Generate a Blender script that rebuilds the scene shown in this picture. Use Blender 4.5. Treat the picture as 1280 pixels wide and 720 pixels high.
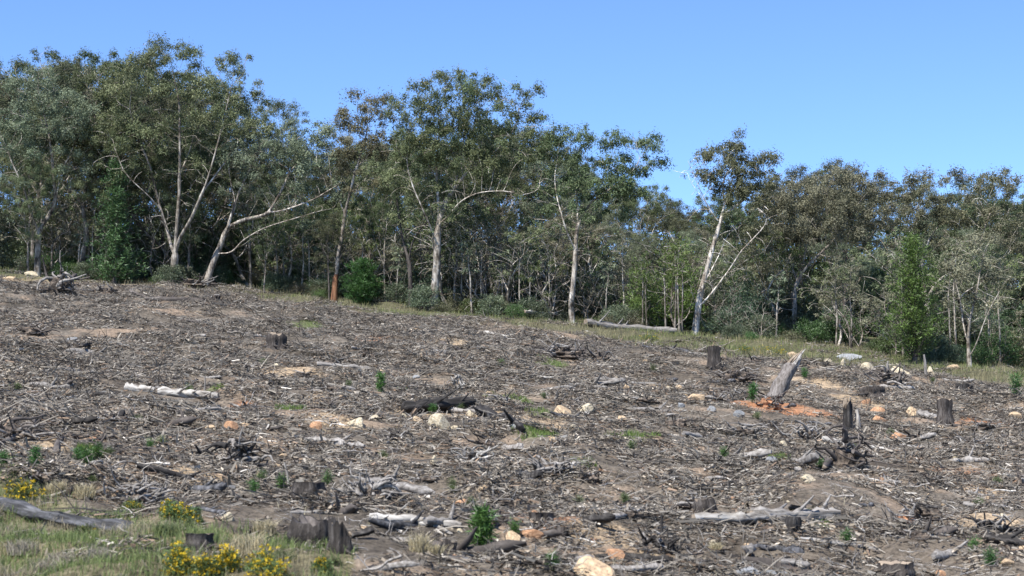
import bpy, bmesh, math
import numpy as np
from mathutils import Vector

for o in list(bpy.data.objects):
    bpy.data.objects.remove(o)
S = bpy.context.scene
COL = S.collection
R = math.radians
PI = math.pi

# ------------------------------------------------------------------ camera
LENS = 65.0
F = 1280 * LENS / 36.0            # focal length in pixels of the 1280 px wide photograph
PITCH = math.atan(240 / F)
cam_d = bpy.data.cameras.new('camera')
cam = bpy.data.objects.new('camera', cam_d)
COL.objects.link(cam)
cam.location = (0, 0, 0)
cam.rotation_euler = (PI / 2 + PITCH, 0, 0)
cam_d.lens = LENS
cam_d.sensor_width = 36
cam_d.clip_start = 0.5
cam_d.clip_end = 9000
cam_d.dof.use_dof = True
cam_d.dof.focus_distance = 72
cam_d.dof.aperture_fstop = 2.2
S.camera = cam
S.render.resolution_x = 1024
S.render.resolution_y = 576

# ------------------------------------------------------------------ sky, sun, exposure
SUN_EL, SUN_AZ = R(56), R(-142)        # azimuth measured clockwise from +Y
w = bpy.data.worlds.new('World')
S.world = w
w.use_nodes = True
nt = w.node_tree
bgn = nt.nodes['Background']
sky = nt.nodes.new('ShaderNodeTexSky')
sky.sky_type = 'NISHITA'
sky.sun_disc = False
sky.sun_elevation = SUN_EL
sky.sun_rotation = SUN_AZ
sky.altitude = 900
sky.air_density = 0.72
sky.dust_density = 0.0
sky.ozone_density = 6.0
hs = nt.nodes.new('ShaderNodeHueSaturation')
hs.inputs['Saturation'].default_value = 1.05
hs.inputs['Hue'].default_value = 0.504
nt.links.new(sky.outputs[0], hs.inputs['Color'])
nt.links.new(hs.outputs[0], bgn.inputs['Color'])
bgn.inputs['Strength'].default_value = 0.14
sun_d = bpy.data.lights.new('sun', 'SUN')
sun_d.energy = 5.0
sun_d.angle = R(0.5)
sun_d.color = (1.0, 0.965, 0.90)
sun = bpy.data.objects.new('sun', sun_d)
COL.objects.link(sun)
sdir = Vector((math.sin(SUN_AZ) * math.cos(SUN_EL), math.cos(SUN_AZ) * math.cos(SUN_EL), math.sin(SUN_EL)))
sun.rotation_euler = sdir.to_track_quat('Z', 'Y').to_euler()
S.view_settings.view_transform = 'Standard'
S.view_settings.look = 'None'
S.view_settings.gamma = 1
S.view_settings.use_curve_mapping = False
S.view_settings.exposure = 0.92
S.cycles.max_bounces = 5
S.cycles.diffuse_bounces = 3
S.cycles.glossy_bounces = 2
S.cycles.transmission_bounces = 3
S.cycles.transparent_max_bounces = 4
S.cycles.caustics_reflective = False
S.cycles.caustics_refractive = False

rng = np.random.default_rng(11)

# ------------------------------------------------------------------ noise and terrain
def vnoise(x, y, seed=0):
    x = np.asarray(x, float); y = np.asarray(y, float)
    ix = np.floor(x).astype(np.int64); iy = np.floor(y).astype(np.int64)
    fx = x - ix; fy = y - iy
    fx = fx * fx * (3 - 2 * fx); fy = fy * fy * (3 - 2 * fy)
    def h(a, b):
        n = (a * 374761393 + b * 668265263 + seed * 1442695041) & 0x7fffffff
        n = ((n ^ (n >> 13)) * 1274126177) & 0x7fffffff
        n = (n ^ (n >> 16)) & 0xffff
        return n / 65535.0
    a = h(ix, iy); b = h(ix + 1, iy); c = h(ix, iy + 1); d = h(ix + 1, iy + 1)
    return (a * (1 - fx) + b * fx) * (1 - fy) + (c * (1 - fx) + d * fx) * fy

def fbm(x, y, sc, oct=4, seed=0):
    v = 0; a = 0.5
    for i in range(oct):
        v = v + a * vnoise(np.asarray(x) / sc + 17.3 * i, np.asarray(y) / sc - 9.1 * i, seed + i)
        a *= 0.5; sc *= 0.5
    return v / (1 - 0.5 ** oct)            # 0..1

def sstep(a, b, x):
    t = np.clip((np.asarray(x, float) - a) / (b - a), 0, 1)
    return t * t * (3 - 2 * t)

SLB, SLC, SLH = 0.1368, -0.082, 4.88
def base_z(x, y):
    x = np.asarray(x, float); y = np.asarray(y, float)
    xc = 70 * np.tanh(x / 70)
    yy = np.where(y > 104, 104 + 22 * (1 - np.exp(-np.maximum(y - 104, 0) / 22)) + 0.06 * np.maximum(y - 104, 0), y)
    p = -SLH + SLB * yy + SLC * xc * sstep(2, 20, y)
    f = -2.3 + 0 * x
    k = 0.25
    m = np.maximum(p, f)
    return m + k * np.log(np.exp((p - m) / k) + np.exp((f - m) / k))

def terrain(x, y):
    x = np.asarray(x, float); y = np.asarray(y, float)
    m = sstep(14, 22, y) * (1 - sstep(98, 110, y) * 0.8) * (1 - sstep(140, 180, y))
    z = base_z(x, y)
    big = fbm(x, y * 1.2, 7.0, 3, 3) - 0.5
    mid = fbm(x, y, 1.7, 3, 9) - 0.5
    mnd = np.maximum(fbm(x, y, 3.1, 2, 21) - 0.6, 0)
    fin = fbm(x, y, 0.42, 2, 31) - 0.5
    return z + m * (0.6 * big + 0.38 * mid + 1.1 * mnd + 0.16 * fin)

CP, SP = math.cos(PITCH), math.sin(PITCH)
def ray(px, py):
    u = (px - 640) / F; v = (360 - py) / F
    return np.array([u, CP - v * SP, SP + v * CP])

def at_depth(px, py, Y):
    d = ray(px, py)
    return d * (Y / d[1])

def project(x, y, z):
    f = y * CP + z * SP
    return 640 + F * x / f, 360 - F * (-y * SP + z * CP) / f

def ground_at(px, py, fn=terrain):
    d = ray(px, py); d = d / d[1]
    t = np.geomspace(14, 170, 5000)
    g = d[2] * t - fn(d[0] * t, t)
    k = np.nonzero(g < 0)[0]
    if len(k) == 0:
        i = 4000
    else:
        i = k[0]
    y = t[i]
    return np.array([d[0] * y, y, float(fn(d[0] * y, y))])

# ------------------------------------------------------------------ mesh building
class MB:
    def __init__(s):
        s.v = []; s.c = []; s.f = {3: [], 4: []}; s.m = {3: [], 4: []}; s.n = 0
    def add(s, v, faces, col=None, mat=0):
        v = np.asarray(v, np.float32).reshape(-1, 3); faces = np.asarray(faces, np.int32)
        if col is None: col = (1, 1, 1)
        c = np.empty((len(v), 3), np.float32); c[:] = col
        s.v.append(v); s.c.append(c)
        k = faces.shape[1]
        s.f[k].append(faces + s.n); s.m[k].append(np.full(len(faces), mat, np.int32))
        s.n += len(v)
    def tris(s):
        return sum(len(f) for f in s.f[3]) + 2 * sum(len(f) for f in s.f[4])
    def mesh(s, name, mats, smooth=False):
        me = bpy.data.meshes.new(name)
        v = np.concatenate(s.v); c = np.concatenate(s.c)
        f3 = np.concatenate(s.f[3]) if s.f[3] else np.zeros((0, 3), np.int32)
        f4 = np.concatenate(s.f[4]) if s.f[4] else np.zeros((0, 4), np.int32)
        mi = np.concatenate([np.concatenate(s.m[k]) if s.m[k] else np.zeros(0, np.int32) for k in (3, 4)])
        me.vertices.add(len(v)); me.vertices.foreach_set('co', v.ravel())
        loops = np.concatenate([f3.ravel(), f4.ravel()]).astype(np.int32)
        me.loops.add(len(loops)); me.loops.foreach_set('vertex_index', loops)
        st = np.concatenate([np.arange(len(f3)) * 3, len(f3) * 3 + np.arange(len(f4)) * 4]).astype(np.int32)
        me.polygons.add(len(st)); me.polygons.foreach_set('loop_start', st)
        me.polygons.foreach_set('material_index', mi)
        me.polygons.foreach_set('use_smooth', np.full(len(st), smooth, bool))
        a = me.color_attributes.new('col', 'FLOAT_COLOR', 'POINT')
        a.data.foreach_set('color', np.concatenate([c, np.ones((len(c), 1), np.float32)], 1).ravel())
        for m in (mats if isinstance(mats, (list, tuple)) else [mats]):
            me.materials.append(m)
        me.update(calc_edges=True)
        return me

def obj(name, me, parent=None, loc=None):
    o = bpy.data.objects.new(name, me)
    COL.objects.link(o)
    if parent is not None: o.parent = parent
    if loc is not None: o.location = [float(q) for q in loc]
    return o

def tag(o, label=None, cat=None, group=None, kind=None):
    if label: o['label'] = label
    if cat: o['category'] = cat
    if group: o['group'] = group
    if kind: o['kind'] = kind
    return o

def copy_tree(o, parent=None):
    c = o.copy(); COL.objects.link(c)
    if parent is not None: c.parent = parent
    for ch in list(o.children):
        copy_tree(ch, c)
    return c

def place(o, loc, rz=0, sc=1.0):
    o.location = [float(q) for q in loc]
    o.rotation_euler = (0, 0, float(rz))
    o.scale = (float(sc),) * 3
    return o

def unit(v):
    return v / (np.linalg.norm(v, axis=-1, keepdims=True) + 1e-9)

def tube(mb, P, rad, sides=6, col=None, mat=0, rough=0.0, cap=True, seed=0):
    P = np.asarray(P, float); n = len(P)
    rad = np.broadcast_to(np.asarray(rad, float), (n,))
    T = np.gradient(P, axis=0); T = unit(T)
    a = np.array([0, 0, 1.0]) if abs(T[0][2]) < 0.9 else np.array([1.0, 0, 0])
    u = np.cross(T[0], a); u /= np.linalg.norm(u)
    U = np.empty_like(P)
    for i in range(n):
        u = u - T[i] * np.dot(u, T[i]); u /= (np.linalg.norm(u) + 1e-9)
        U[i] = u
    W = np.cross(T, U)
    an = np.arange(sides) * 2 * PI / sides
    rr = np.ones((n, sides))
    if rough > 0:
        g = np.random.default_rng(seed + n * 7)
        rr = 1 + rough * (g.random((n, sides)) - 0.5) + rough * (g.random((1, sides)) - 0.5)
    V = P[:, None, :] + (rad[:, None] * rr)[:, :, None] * (np.cos(an)[None, :, None] * U[:, None, :] + np.sin(an)[None, :, None] * W[:, None, :])
    i = np.arange(n - 1)[:, None] * sides; j = np.arange(sides)[None, :]; k = (j + 1) % sides
    Fq = np.stack([i + j, i + k, i + sides + k, i + sides + j], -1).reshape(-1, 4)
    mb.add(V.reshape(-1, 3), Fq, col, mat)
    if cap:
        for e, ring in ((0, V[0]), (1, V[-1])):
            c = ring.mean(0)
            vv = np.vstack([ring, c])
            jj = np.arange(sides); kk = (jj + 1) % sides
            t = np.stack([jj, kk, np.full(sides, sides)], -1)
            if e == 0: t = t[:, ::-1]
            mb.add(vv, t, col, mat)
    return V

def curve_pts(pts, n):
    """Catmull-Rom through pts, n samples"""
    p = np.asarray(pts, float)
    if len(p) == 2:
        return p[0] + (p[1] - p[0]) * np.linspace(0, 1, n)[:, None]
    q = np.vstack([2 * p[0] - p[1], p, 2 * p[-1] - p[-2]])
    out = []
    for t in np.linspace(0, len(p) - 1 - 1e-6, n):
        i = int(t); f = t - i
        a, b, c, d = q[i], q[i + 1], q[i + 2], q[i + 3]
        out.append(0.5 * (2 * b + (c - a) * f + (2 * a - 5 * b + 4 * c - d) * f * f + (3 * b - a - 3 * c + d) * f ** 3))
    return np.array(out)

# ------------------------------------------------------------------ materials
def new_mat(name):
    m = bpy.data.materials.new(name); m.use_nodes = True
    n = m.node_tree.nodes; l = m.node_tree.links
    return m, n, l, n['Principled BSDF'], n['Material Output']

def ramp(n, stops):
    r = n.new('ShaderNodeValToRGB')
    e = r.color_ramp.elements
    while len(e) < len(stops): e.new(0.5)
    for q, (p, c) in zip(e, stops):
        q.position = p; q.color = (*c, 1)
    return r

def leaf_mat(name, transl=0.25, rough=0.45, spec=0.5, huevar=0.03, valvar=0.25):
    m, n, l, p, out = new_mat(name)
    at = n.new('ShaderNodeAttribute'); at.attribute_name = 'col'
    oi = n.new('ShaderNodeObjectInfo')
    hsv = n.new('ShaderNodeHueSaturation')
    mr = n.new('ShaderNodeMapRange'); mr.inputs['To Min'].default_value = 0.5 - huevar; mr.inputs['To Max'].default_value = 0.5 + huevar
    mv = n.new('ShaderNodeMapRange'); mv.inputs['To Min'].default_value = 1 - valvar; mv.inputs['To Max'].default_value = 1 + valvar
    mul = n.new('ShaderNodeMath'); mul.operation = 'MULTIPLY'; mul.inputs[1].default_value = 7.31
    fr = n.new('ShaderNodeMath'); fr.operation = 'FRACT'
    l.new(oi.outputs['Random'], mr.inputs['Value']); l.new(oi.outputs['Random'], mul.inputs[0]); l.new(mul.outputs[0], fr.inputs[0])
    l.new(fr.outputs[0], mv.inputs['Value'])
    l.new(mr.outputs[0], hsv.inputs['Hue']); l.new(mv.outputs[0], hsv.inputs['Value'])
    l.new(at.outputs['Color'], hsv.inputs['Color'])
    l.new(hsv.outputs[0], p.inputs['Base Color'])
    p.inputs['Roughness'].default_value = rough
    p.inputs['Specular IOR Level'].default_value = spec
    tr = n.new('ShaderNodeBsdfTranslucent')
    l.new(hsv.outputs[0], tr.inputs['Color'])
    mx = n.new('ShaderNodeMixShader'); mx.inputs[0].default_value = transl
    l.new(p.outputs[0], mx.inputs[1]); l.new(tr.outputs[0], mx.inputs[2]); l.new(mx.outputs[0], out.inputs['Surface'])
    return m

def wood_mat(name, stops, sc=(6, 6, 1.2), detail=6, rough=0.85, bump=0.4, valvar=0.2, attr=False, dist=0.02, noise=1.0, blotch=False):
    m, n, l, p, out = new_mat(name)
    tc = n.new('ShaderNodeTexCoord'); mp = n.new('ShaderNodeMapping'); mp.inputs['Scale'].default_value = sc
    nz = n.new('ShaderNodeTexNoise'); nz.inputs['Scale'].default_value = noise; nz.inputs['Detail'].default_value = detail
    nz.inputs['Roughness'].default_value = 0.65
    l.new(tc.outputs['Object'], mp.inputs['Vector']); l.new(mp.outputs[0], nz.inputs['Vector'])
    r = ramp(n, stops); l.new(nz.outputs['Fac'], r.inputs['Fac'])
    oi = n.new('ShaderNodeObjectInfo'); hsv = n.new('ShaderNodeHueSaturation')
    mv = n.new('ShaderNodeMapRange'); mv.inputs['To Min'].default_value = 1 - valvar; mv.inputs['To Max'].default_value = 1 + valvar
    l.new(oi.outputs['Random'], mv.inputs['Value']); l.new(mv.outputs[0], hsv.inputs['Value'])
    src = r.outputs[0]
    if blotch:
        n2 = n.new('ShaderNodeTexNoise'); n2.inputs['Scale'].default_value = 1.5; n2.inputs['Detail'].default_value = 5; n2.inputs['Roughness'].default_value = 0.7
        l.new(tc.outputs['Object'], n2.inputs['Vector'])
        r2 = ramp(n, [(0.40, (0.36, 0.32, 0.28)), (0.50, (0.85, 0.82, 0.78)), (0.60, (1.12, 1.12, 1.12))]); l.new(n2.outputs['Fac'], r2.inputs['Fac'])
        m2 = n.new('ShaderNodeMix'); m2.data_type = 'RGBA'; m2.blend_type = 'MULTIPLY'; m2.inputs[0].default_value = 1
        l.new(src, m2.inputs[6]); l.new(r2.outputs[0], m2.inputs[7]); src = m2.outputs[2]
    if attr:
        at = n.new('ShaderNodeAttribute'); at.attribute_name = 'col'
        mx = n.new('ShaderNodeMix'); mx.data_type = 'RGBA'; mx.blend_type = 'MULTIPLY'; mx.inputs[0].default_value = 1
        l.new(src, mx.inputs[6]); l.new(at.outputs['Color'], mx.inputs[7]); src = mx.outputs[2]
    l.new(src, hsv.inputs['Color']); l.new(hsv.outputs[0], p.inputs['Base Color'])
    p.inputs['Roughness'].default_value = rough; p.inputs['Specular IOR Level'].default_value = 0.25
    b = n.new('ShaderNodeBump'); b.inputs['Strength'].default_value = bump; b.inputs['Distance'].default_value = dist
    l.new(nz.outputs['Fac'], b.inputs['Height']); l.new(b.outputs[0], p.inputs['Normal'])
    return m

M = {}
M['gum_leaf'] = leaf_mat('gum_leaf', 0.32, 0.6, 0.22, 0.014, 0.16)
M['bush_leaf'] = leaf_mat('bush_leaf', 0.28, 0.5, 0.4)
M['needle'] = leaf_mat('needle', 0.2, 0.5, 0.35, 0.015, 0.15)
M['grass'] = leaf_mat('grass', 0.3, 0.55, 0.3, 0.0, 0.0)
M['flower'] = leaf_mat('flower', 0.25, 0.6, 0.2, 0.0, 0.0)
M['bark_pale'] = wood_mat('bark_pale', [(0.36, (0.085, 0.073, 0.063)), (0.45, (0.20, 0.18, 0.155)), (0.53, (0.33, 0.30, 0.265)), (0.64, (0.47, 0.445, 0.405))], (5.5, 5.5, 1.3), bump=0.3, attr=True, blotch=True)
M['bark_grey'] = wood_mat('bark_grey', [(0.36, (0.055, 0.047, 0.041)), (0.46, (0.16, 0.14, 0.122)), (0.55, (0.29, 0.262, 0.232)), (0.66, (0.44, 0.41, 0.37))], (6, 6, 1.2), bump=0.5, attr=True, blotch=True)
M['bark_dark'] = wood_mat('bark_dark', [(0.3, (0.03, 0.026, 0.024)), (0.55, (0.085, 0.072, 0.064)), (0.8, (0.2, 0.18, 0.165))], (5, 5, 1.0), bump=0.6, attr=True)
M['weathered'] = wood_mat('weathered', [(0.30, (0.05, 0.043, 0.038)), (0.46, (0.17, 0.155, 0.14)), (0.6, (0.27, 0.252, 0.235)), (0.8, (0.42, 0.40, 0.375))], (14, 14, 1.6), bump=0.6, attr=True)
M['bleached'] = wood_mat('bleached', [(0.34, (0.05, 0.043, 0.037)), (0.45, (0.22, 0.20, 0.178)), (0.56, (0.36, 0.34, 0.31)), (0.8, (0.52, 0.50, 0.47))], (9, 9, 2.0), bump=0.5, attr=True)
M['charred'] = wood_mat('charred', [(0.3, (0.008, 0.007, 0.007)), (0.55, (0.03, 0.027, 0.025)), (0.75, (0.13, 0.12, 0.11))], (10, 10, 2.0), bump=0.8, attr=True)
M['stump_bark'] = wood_mat('stump_bark', [(0.3, (0.012, 0.010, 0.009)), (0.5, (0.05, 0.042, 0.037)), (0.68, (0.13, 0.115, 0.105)), (0.85, (0.27, 0.25, 0.23))], (16, 16, 2.2), bump=1.0, attr=True, dist=0.05)
M['grey_log'] = wood_mat('grey_log', [(0.38, (0.018, 0.018, 0.019)), (0.5, (0.055, 0.055, 0.059)), (0.66, (0.145, 0.145, 0.155))], (9, 9, 1.2), bump=0.6, attr=True)
M['cut_wood'] = wood_mat('cut_wood', [(0.3, (0.12, 0.092, 0.068)), (0.55, (0.25, 0.20, 0.15)), (0.8, (0.40, 0.34, 0.27))], (7, 7, 7), bump=0.3)
M['root_soil'] = wood_mat('root_soil', [(0.36, (0.022, 0.018, 0.015)), (0.5, (0.085, 0.067, 0.053)), (0.66, (0.19, 0.15, 0.115))], (9, 9, 9), bump=1.0, attr=True, dist=0.06)
M['red_soil'] = wood_mat('red_soil', [(0.3, (0.10, 0.045, 0.025)), (0.5, (0.30, 0.15, 0.08)), (0.7, (0.45, 0.27, 0.16))], (5, 5, 5), bump=1.0, attr=True, dist=0.06)
M['stripped'] = wood_mat('stripped', [(0.38, (0.045, 0.025, 0.017)), (0.5, (0.21, 0.095, 0.048)), (0.66, (0.33, 0.185, 0.105))], (6, 6, 0.9), bump=0.4)
M['rock_tan'] = wood_mat('rock_tan', [(0.32, (0.15, 0.105, 0.072)), (0.45, (0.33, 0.235, 0.15)), (0.58, (0.46, 0.35, 0.22)), (0.8, (0.54, 0.45, 0.33))], (5, 5, 5), bump=0.5, dist=0.03, valvar=0.12)
M['rock_cream'] = wood_mat('rock_cream', [(0.36, (0.15, 0.115, 0.08)), (0.47, (0.37, 0.31, 0.21)), (0.68, (0.52, 0.47, 0.36))], (6, 6, 6), bump=0.5, dist=0.03, valvar=0.1)
M['rock_grey'] = wood_mat('rock_grey', [(0.3, (0.10, 0.10, 0.10)), (0.5, (0.20, 0.205, 0.21)), (0.75, (0.32, 0.33, 0.34))], (6, 6, 6), bump=0.5, dist=0.03)
M['rock_orange'] = wood_mat('rock_orange', [(0.3, (0.16, 0.085, 0.05)), (0.5, (0.34, 0.19, 0.105)), (0.75, (0.48, 0.33, 0.21))], (6, 6, 6), bump=0.5, dist=0.03)
# litter: vertex colour per piece, brightness varied per clump
def litter_mat():
    m, n, l, p, out = new_mat('litter')
    at = n.new('ShaderNodeAttribute'); at.attribute_name = 'col'
    oi = n.new('ShaderNodeObjectInfo'); hsv = n.new('ShaderNodeHueSaturation')
    mv = n.new('ShaderNodeMapRange'); mv.inputs['To Min'].default_value = 0.6; mv.inputs['To Max'].default_value = 1.35
    l.new(oi.outputs['Random'], mv.inputs['Value']); l.new(mv.outputs[0], hsv.inputs['Value'])
    l.new(at.outputs['Color'], hsv.inputs['Color']); l.new(hsv.outputs[0], p.inputs['Base Color'])
    p.inputs['Roughness'].default_value = 0.85; p.inputs['Specular IOR Level'].default_value = 0.25
    return m
M['litter'] = litter_mat()
def ground_mat():
    m, n, l, p, out = new_mat('ground')
    at = n.new('ShaderNodeAttribute'); at.attribute_name = 'col'
    tc = n.new('ShaderNodeTexCoord')
    n1 = n.new('ShaderNodeTexNoise'); n1.inputs['Scale'].default_value = 9; n1.inputs['Detail'].default_value = 8; n1.inputs['Roughness'].default_value = 0.75
    l.new(tc.outputs['Object'], n1.inputs['Vector'])
    r = ramp(n, [(0.32, (0.25, 0.25, 0.25)), (0.5, (0.9, 0.9, 0.9)), (0.68, (1.55, 1.55, 1.55))])
    l.new(n1.outputs['Fac'], r.inputs['Fac'])
    mx = n.new('ShaderNodeMix'); mx.data_type = 'RGBA'; mx.blend_type = 'MULTIPLY'; mx.inputs[0].default_value = 1
    l.new(at.outputs['Color'], mx.inputs[6]); l.new(r.outputs[0], mx.inputs[7])
    l.new(mx.outputs[2], p.inputs['Base Color'])
    p.inputs['Roughness'].default_value = 0.95; p.inputs['Specular IOR Level'].default_value = 0.15
    b = n.new('ShaderNodeBump'); b.inputs['Strength'].default_value = 0.9; b.inputs['Distance'].default_value = 0.08
    l.new(n1.outputs['Fac'], b.inputs['Height']); l.new(b.outputs[0], p.inputs['Normal'])
    return m
M['ground'] = ground_mat()

# ------------------------------------------------------------------ the ground sheet
def world_line(pix):
    return np.array([ground_at(px, py, base_z) for px, py in pix])
VERGE = world_line([(-40, 590), (60, 606), (120, 632), (200, 655), (260, 668), (330, 688), (450, 716)])
EDGE = world_line([(-30, 336), (100, 343), (210, 352), (300, 360), (420, 376), (540, 388), (700, 402), (870, 420), (960, 428), (1040, 432), (1100, 440), (1140, 450), (1310, 462)])
STRIP = world_line([(-30, 345), (150, 355), (300, 366), (420, 386), (540, 398), (640, 408), (700, 414), (760, 423), (850, 438), (950, 452), (1030, 456), (1100, 458), (1180, 470), (1310, 482)])
def strip_y(x):
    return np.interp(x, STRIP[:, 0], STRIP[:, 1])
def verge_y(x):
    return np.interp(x, VERGE[:, 0], VERGE[:, 1], left=VERGE[0, 1] + 1.5, right=18)
def edge_y(x):
    return np.interp(x, EDGE[:, 0], EDGE[:, 1])

CLAY = [  # pixel centre, radii, colour
    (462, 425, 26, 6, 0), (570, 435, 30, 7, 1), (500, 447, 40, 8, 1), (360, 465, 40, 6, 1), (300, 500, 45, 6, 2), (250, 480, 60, 6, 2),
    (60, 350, 60, 10, 1), (130, 420, 40, 6, 2), (200, 395, 50, 5, 2), (235, 392, 25, 5, 1), (10, 470, 22, 7, 0), (300, 515, 40, 6, 0),
    (545, 415, 40, 6, 1), (650, 415, 60, 7, 2), (700, 420, 60, 6, 2), (690, 470, 50, 6, 1), (660, 530, 70, 14, 1), (560, 520, 70, 10, 1),
    (600, 560, 40, 6, 2), (830, 478, 40, 6, 1), (870, 495, 30, 6, 1), (960, 505, 40, 9, 0), (1000, 515, 60, 7, 0), (1030, 520, 25, 6, 0),
    (1090, 500, 50, 8, 1), (1150, 530, 80, 10, 2), (1230, 525, 50, 7, 0), (1205, 585, 40, 6, 0), (1215, 645, 50, 10, 1), (1225, 610, 40, 7, 1),
    (675, 668, 45, 14, 0), (770, 690, 80, 16, 1), (730, 705, 90, 14, 2), (410, 535, 50, 10, 1), (400, 505, 25, 8, 1), (360, 530, 40, 8, 2),
    (500, 570, 60, 6, 2), (40, 570, 60, 7, 1), (220, 590, 50, 10, 1), (170, 590, 50, 8, 2), (590, 655, 60, 8, 2), (640, 680, 60, 8, 2),
    (330, 560, 40, 8, 2), (120, 555, 50, 5, 2), (870, 560, 60, 6, 2), (880, 600, 60, 5, 2), (1010, 480, 40, 6, 1), (1160, 480, 60, 6, 2),
    (1050, 615, 40, 5, 2), (60, 690, 60, 12, 2), (180, 690, 70, 12, 1), (300, 690, 80, 10, 1), (860, 425, 50, 5, 1), (930, 425, 40, 5, 1), (760, 415, 60, 5, 1)]
CLAYC = np.array([(0.36, 0.175, 0.09), (0.42, 0.315, 0.205), (0.28, 0.21, 0.15)])
GREENS = [(675, 520, 22, 8), (672, 554, 34, 7), (790, 548, 36, 6), (645, 498, 22, 4), (615, 490, 14, 3), (980, 573, 26, 5), (380, 405, 30, 5), (690, 460, 22, 4),
          (365, 520, 22, 5), (1012, 668, 30, 6), (110, 575, 14, 5), (1240, 660, 14, 6), (500, 494, 14, 3), (270, 497, 14, 4), (730, 590, 16, 4), (560, 498, 16, 4)]
def patch_mask(X, Y, cx, cy, rx, ry):
    c = ground_at(cx, cy, base_z); a = ground_at(cx, cy - ry, base_z)[1]; b = ground_at(cx, cy + ry, base_z)[1]
    rxm = rx * c[1] / F; rym = max(0.5 * (a - b), 0.3)
    return 1 - ((X - c[0]) / rxm) ** 2 - ((Y - c[1]) / rym) ** 2

def build_ground():
    rows = np.concatenate([np.linspace(-60, 16, 20), np.geomspace(17, 114, 390), np.geomspace(117, 7000, 45)])
    tt = np.concatenate([-np.geomspace(1.8, 0.35, 26)[:-1], np.linspace(-0.34, 0.34, 380), np.geomspace(0.35, 1.8, 26)[1:]])
    Yg = np.repeat(rows[:, None], len(tt), 1)
    Xg = tt[None, :] * np.maximum(rows, 17)[:, None]
    Xr = Xg.ravel(); Yr = Yg.ravel()
    Z = terrain(Xr, Yr)
    n1 = fbm(Xr, Yr, 5.0, 4, 41)[:, None]; n2 = fbm(Xr, Yr, 0.9, 3, 51)[:, None]
    soil = np.array([0.155, 0.130, 0.102]) * (0.55 + 0.9 * n2) + 0.05 * (n1 - 0.5) * np.array([1.2, 0.8, 0.5])
    dark = sstep(0.5, 0.72, fbm(Xr, Yr, 2.3, 3, 77))[:, None]
    soil = soil * (1 - 0.4 * dark)
    wob = fbm(Xr, Yr, 0.8, 3, 61)
    for cx, cy, rx, ry, k in CLAY:
        a = sstep(-0.25, 0.5, patch_mask(Xr, Yr, cx, cy, rx, ry) + 2.4 * (wob - 0.55))[:, None]
        soil = soil * (1 - a * 0.9) + CLAYC[k] * (0.8 + 0.4 * n2) * a * 0.9
    spots = sstep(0.60, 0.74, fbm(Xr, Yr, 1.1, 3, 93))[:, None]
    soil = soil * (1 - 0.7 * spots) + 0.7 * spots * CLAYC[2]
    for cx, cy, rx, ry in GREENS:
        a = sstep(0, 0.5, patch_mask(Xr, Yr, cx, cy, rx, ry) + 1.2 * (wob - 0.5))[:, None]
        soil = soil * (1 - 0.7 * a) + np.array([0.10, 0.13, 0.045]) * 0.7 * a
    vg = sstep(-0.4, 0.8, verge_y(Xr) - Yr + 1.5 * (wob - 0.5))[:, None]
    soil = soil * (1 - vg * 0.8) + np.array([0.15, 0.135, 0.075]) * (0.7 + 0.6 * n2) * vg * 0.8
    fo = sstep(-2.5, 1.5, Yr - strip_y(Xr) + 7 * (wob - 0.5))[:, None]
    soil = soil * (1 - fo) + np.array([0.10, 0.095, 0.055]) * (0.6 + 0.8 * n2) * fo
    far = sstep(170, 400, Yr)[:, None]
    soil = soil * (1 - far) + np.array([0.05, 0.06, 0.035]) * far
    nr, nc = Yg.shape
    i = np.arange(nr - 1)[:, None] * nc; j = np.arange(nc - 1)[None, :]
    Fq = np.stack([i + j, i + j + 1, i + nc + j + 1, i + nc + j], -1).reshape(-1, 4)
    mb = MB(); mb.add(np.stack([Xr, Yr, Z], 1), Fq, np.clip(soil, 0.01, 1))
    g = obj('ground', mb.mesh('ground', M['ground'], True))
    tag(g, 'bare grey brown cleared hillside with patches of ochre clay', 'ground', kind='structure')
build_ground()

# ------------------------------------------------------------------ foliage
def leaf_quads(mb, cen, per, spread, L, wr, cA, cB, droop=-0.35, jit=0.25, clump_jit=0.3, g=rng, mat=0, dome=0.0):
    n = len(cen); N = n * per
    k = np.repeat(np.arange(n), per)
    off = g.normal(size=(N, 3))
    off = off / (np.linalg.norm(off, axis=1, keepdims=True)) * (g.random((N, 1)) ** 0.45)
    if dome: off[:, 2] = np.where(off[:, 2] < 0, off[:, 2] * (1 - dome), off[:, 2])
    pos = cen[k] + off * np.asarray(spread)
    d = g.normal(size=(N, 3)); d[:, 2] = d[:, 2] * 0.8 + droop; d = unit(d + off * 0.5)
    s = unit(np.cross(d, g.normal(size=(N, 3))))
    ln = (L[0] + (L[1] - L[0]) * g.random((N, 1))); wd = ln * wr * (0.7 + 0.6 * g.random((N, 1)))
    a = pos; b = pos + d * ln * 0.42 + s * wd / 2; c = pos + d * ln; e = pos + d * ln * 0.42 - s * wd / 2
    V = np.stack([a, b, c, e], 1).reshape(-1, 3)
    q = np.arange(N)[:, None] * 4 + np.arange(4)[None, :]
    mixc = np.clip(g.random((n, 1))[k] * (1 - jit) + g.random((N, 1)) * jit, 0, 1)
    colr = np.asarray(cA) * (1 - mixc) + np.asarray(cB) * mixc
    colr = colr * (1 + clump_jit * (g.random((n, 1))[k] - 0.5)) * (1 + jit * 1.6 * (g.random((N, 1)) - 0.5))
    mb.add(V, q, np.repeat(np.clip(colr, 0.005, 1), 4, 0), mat)

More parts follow.
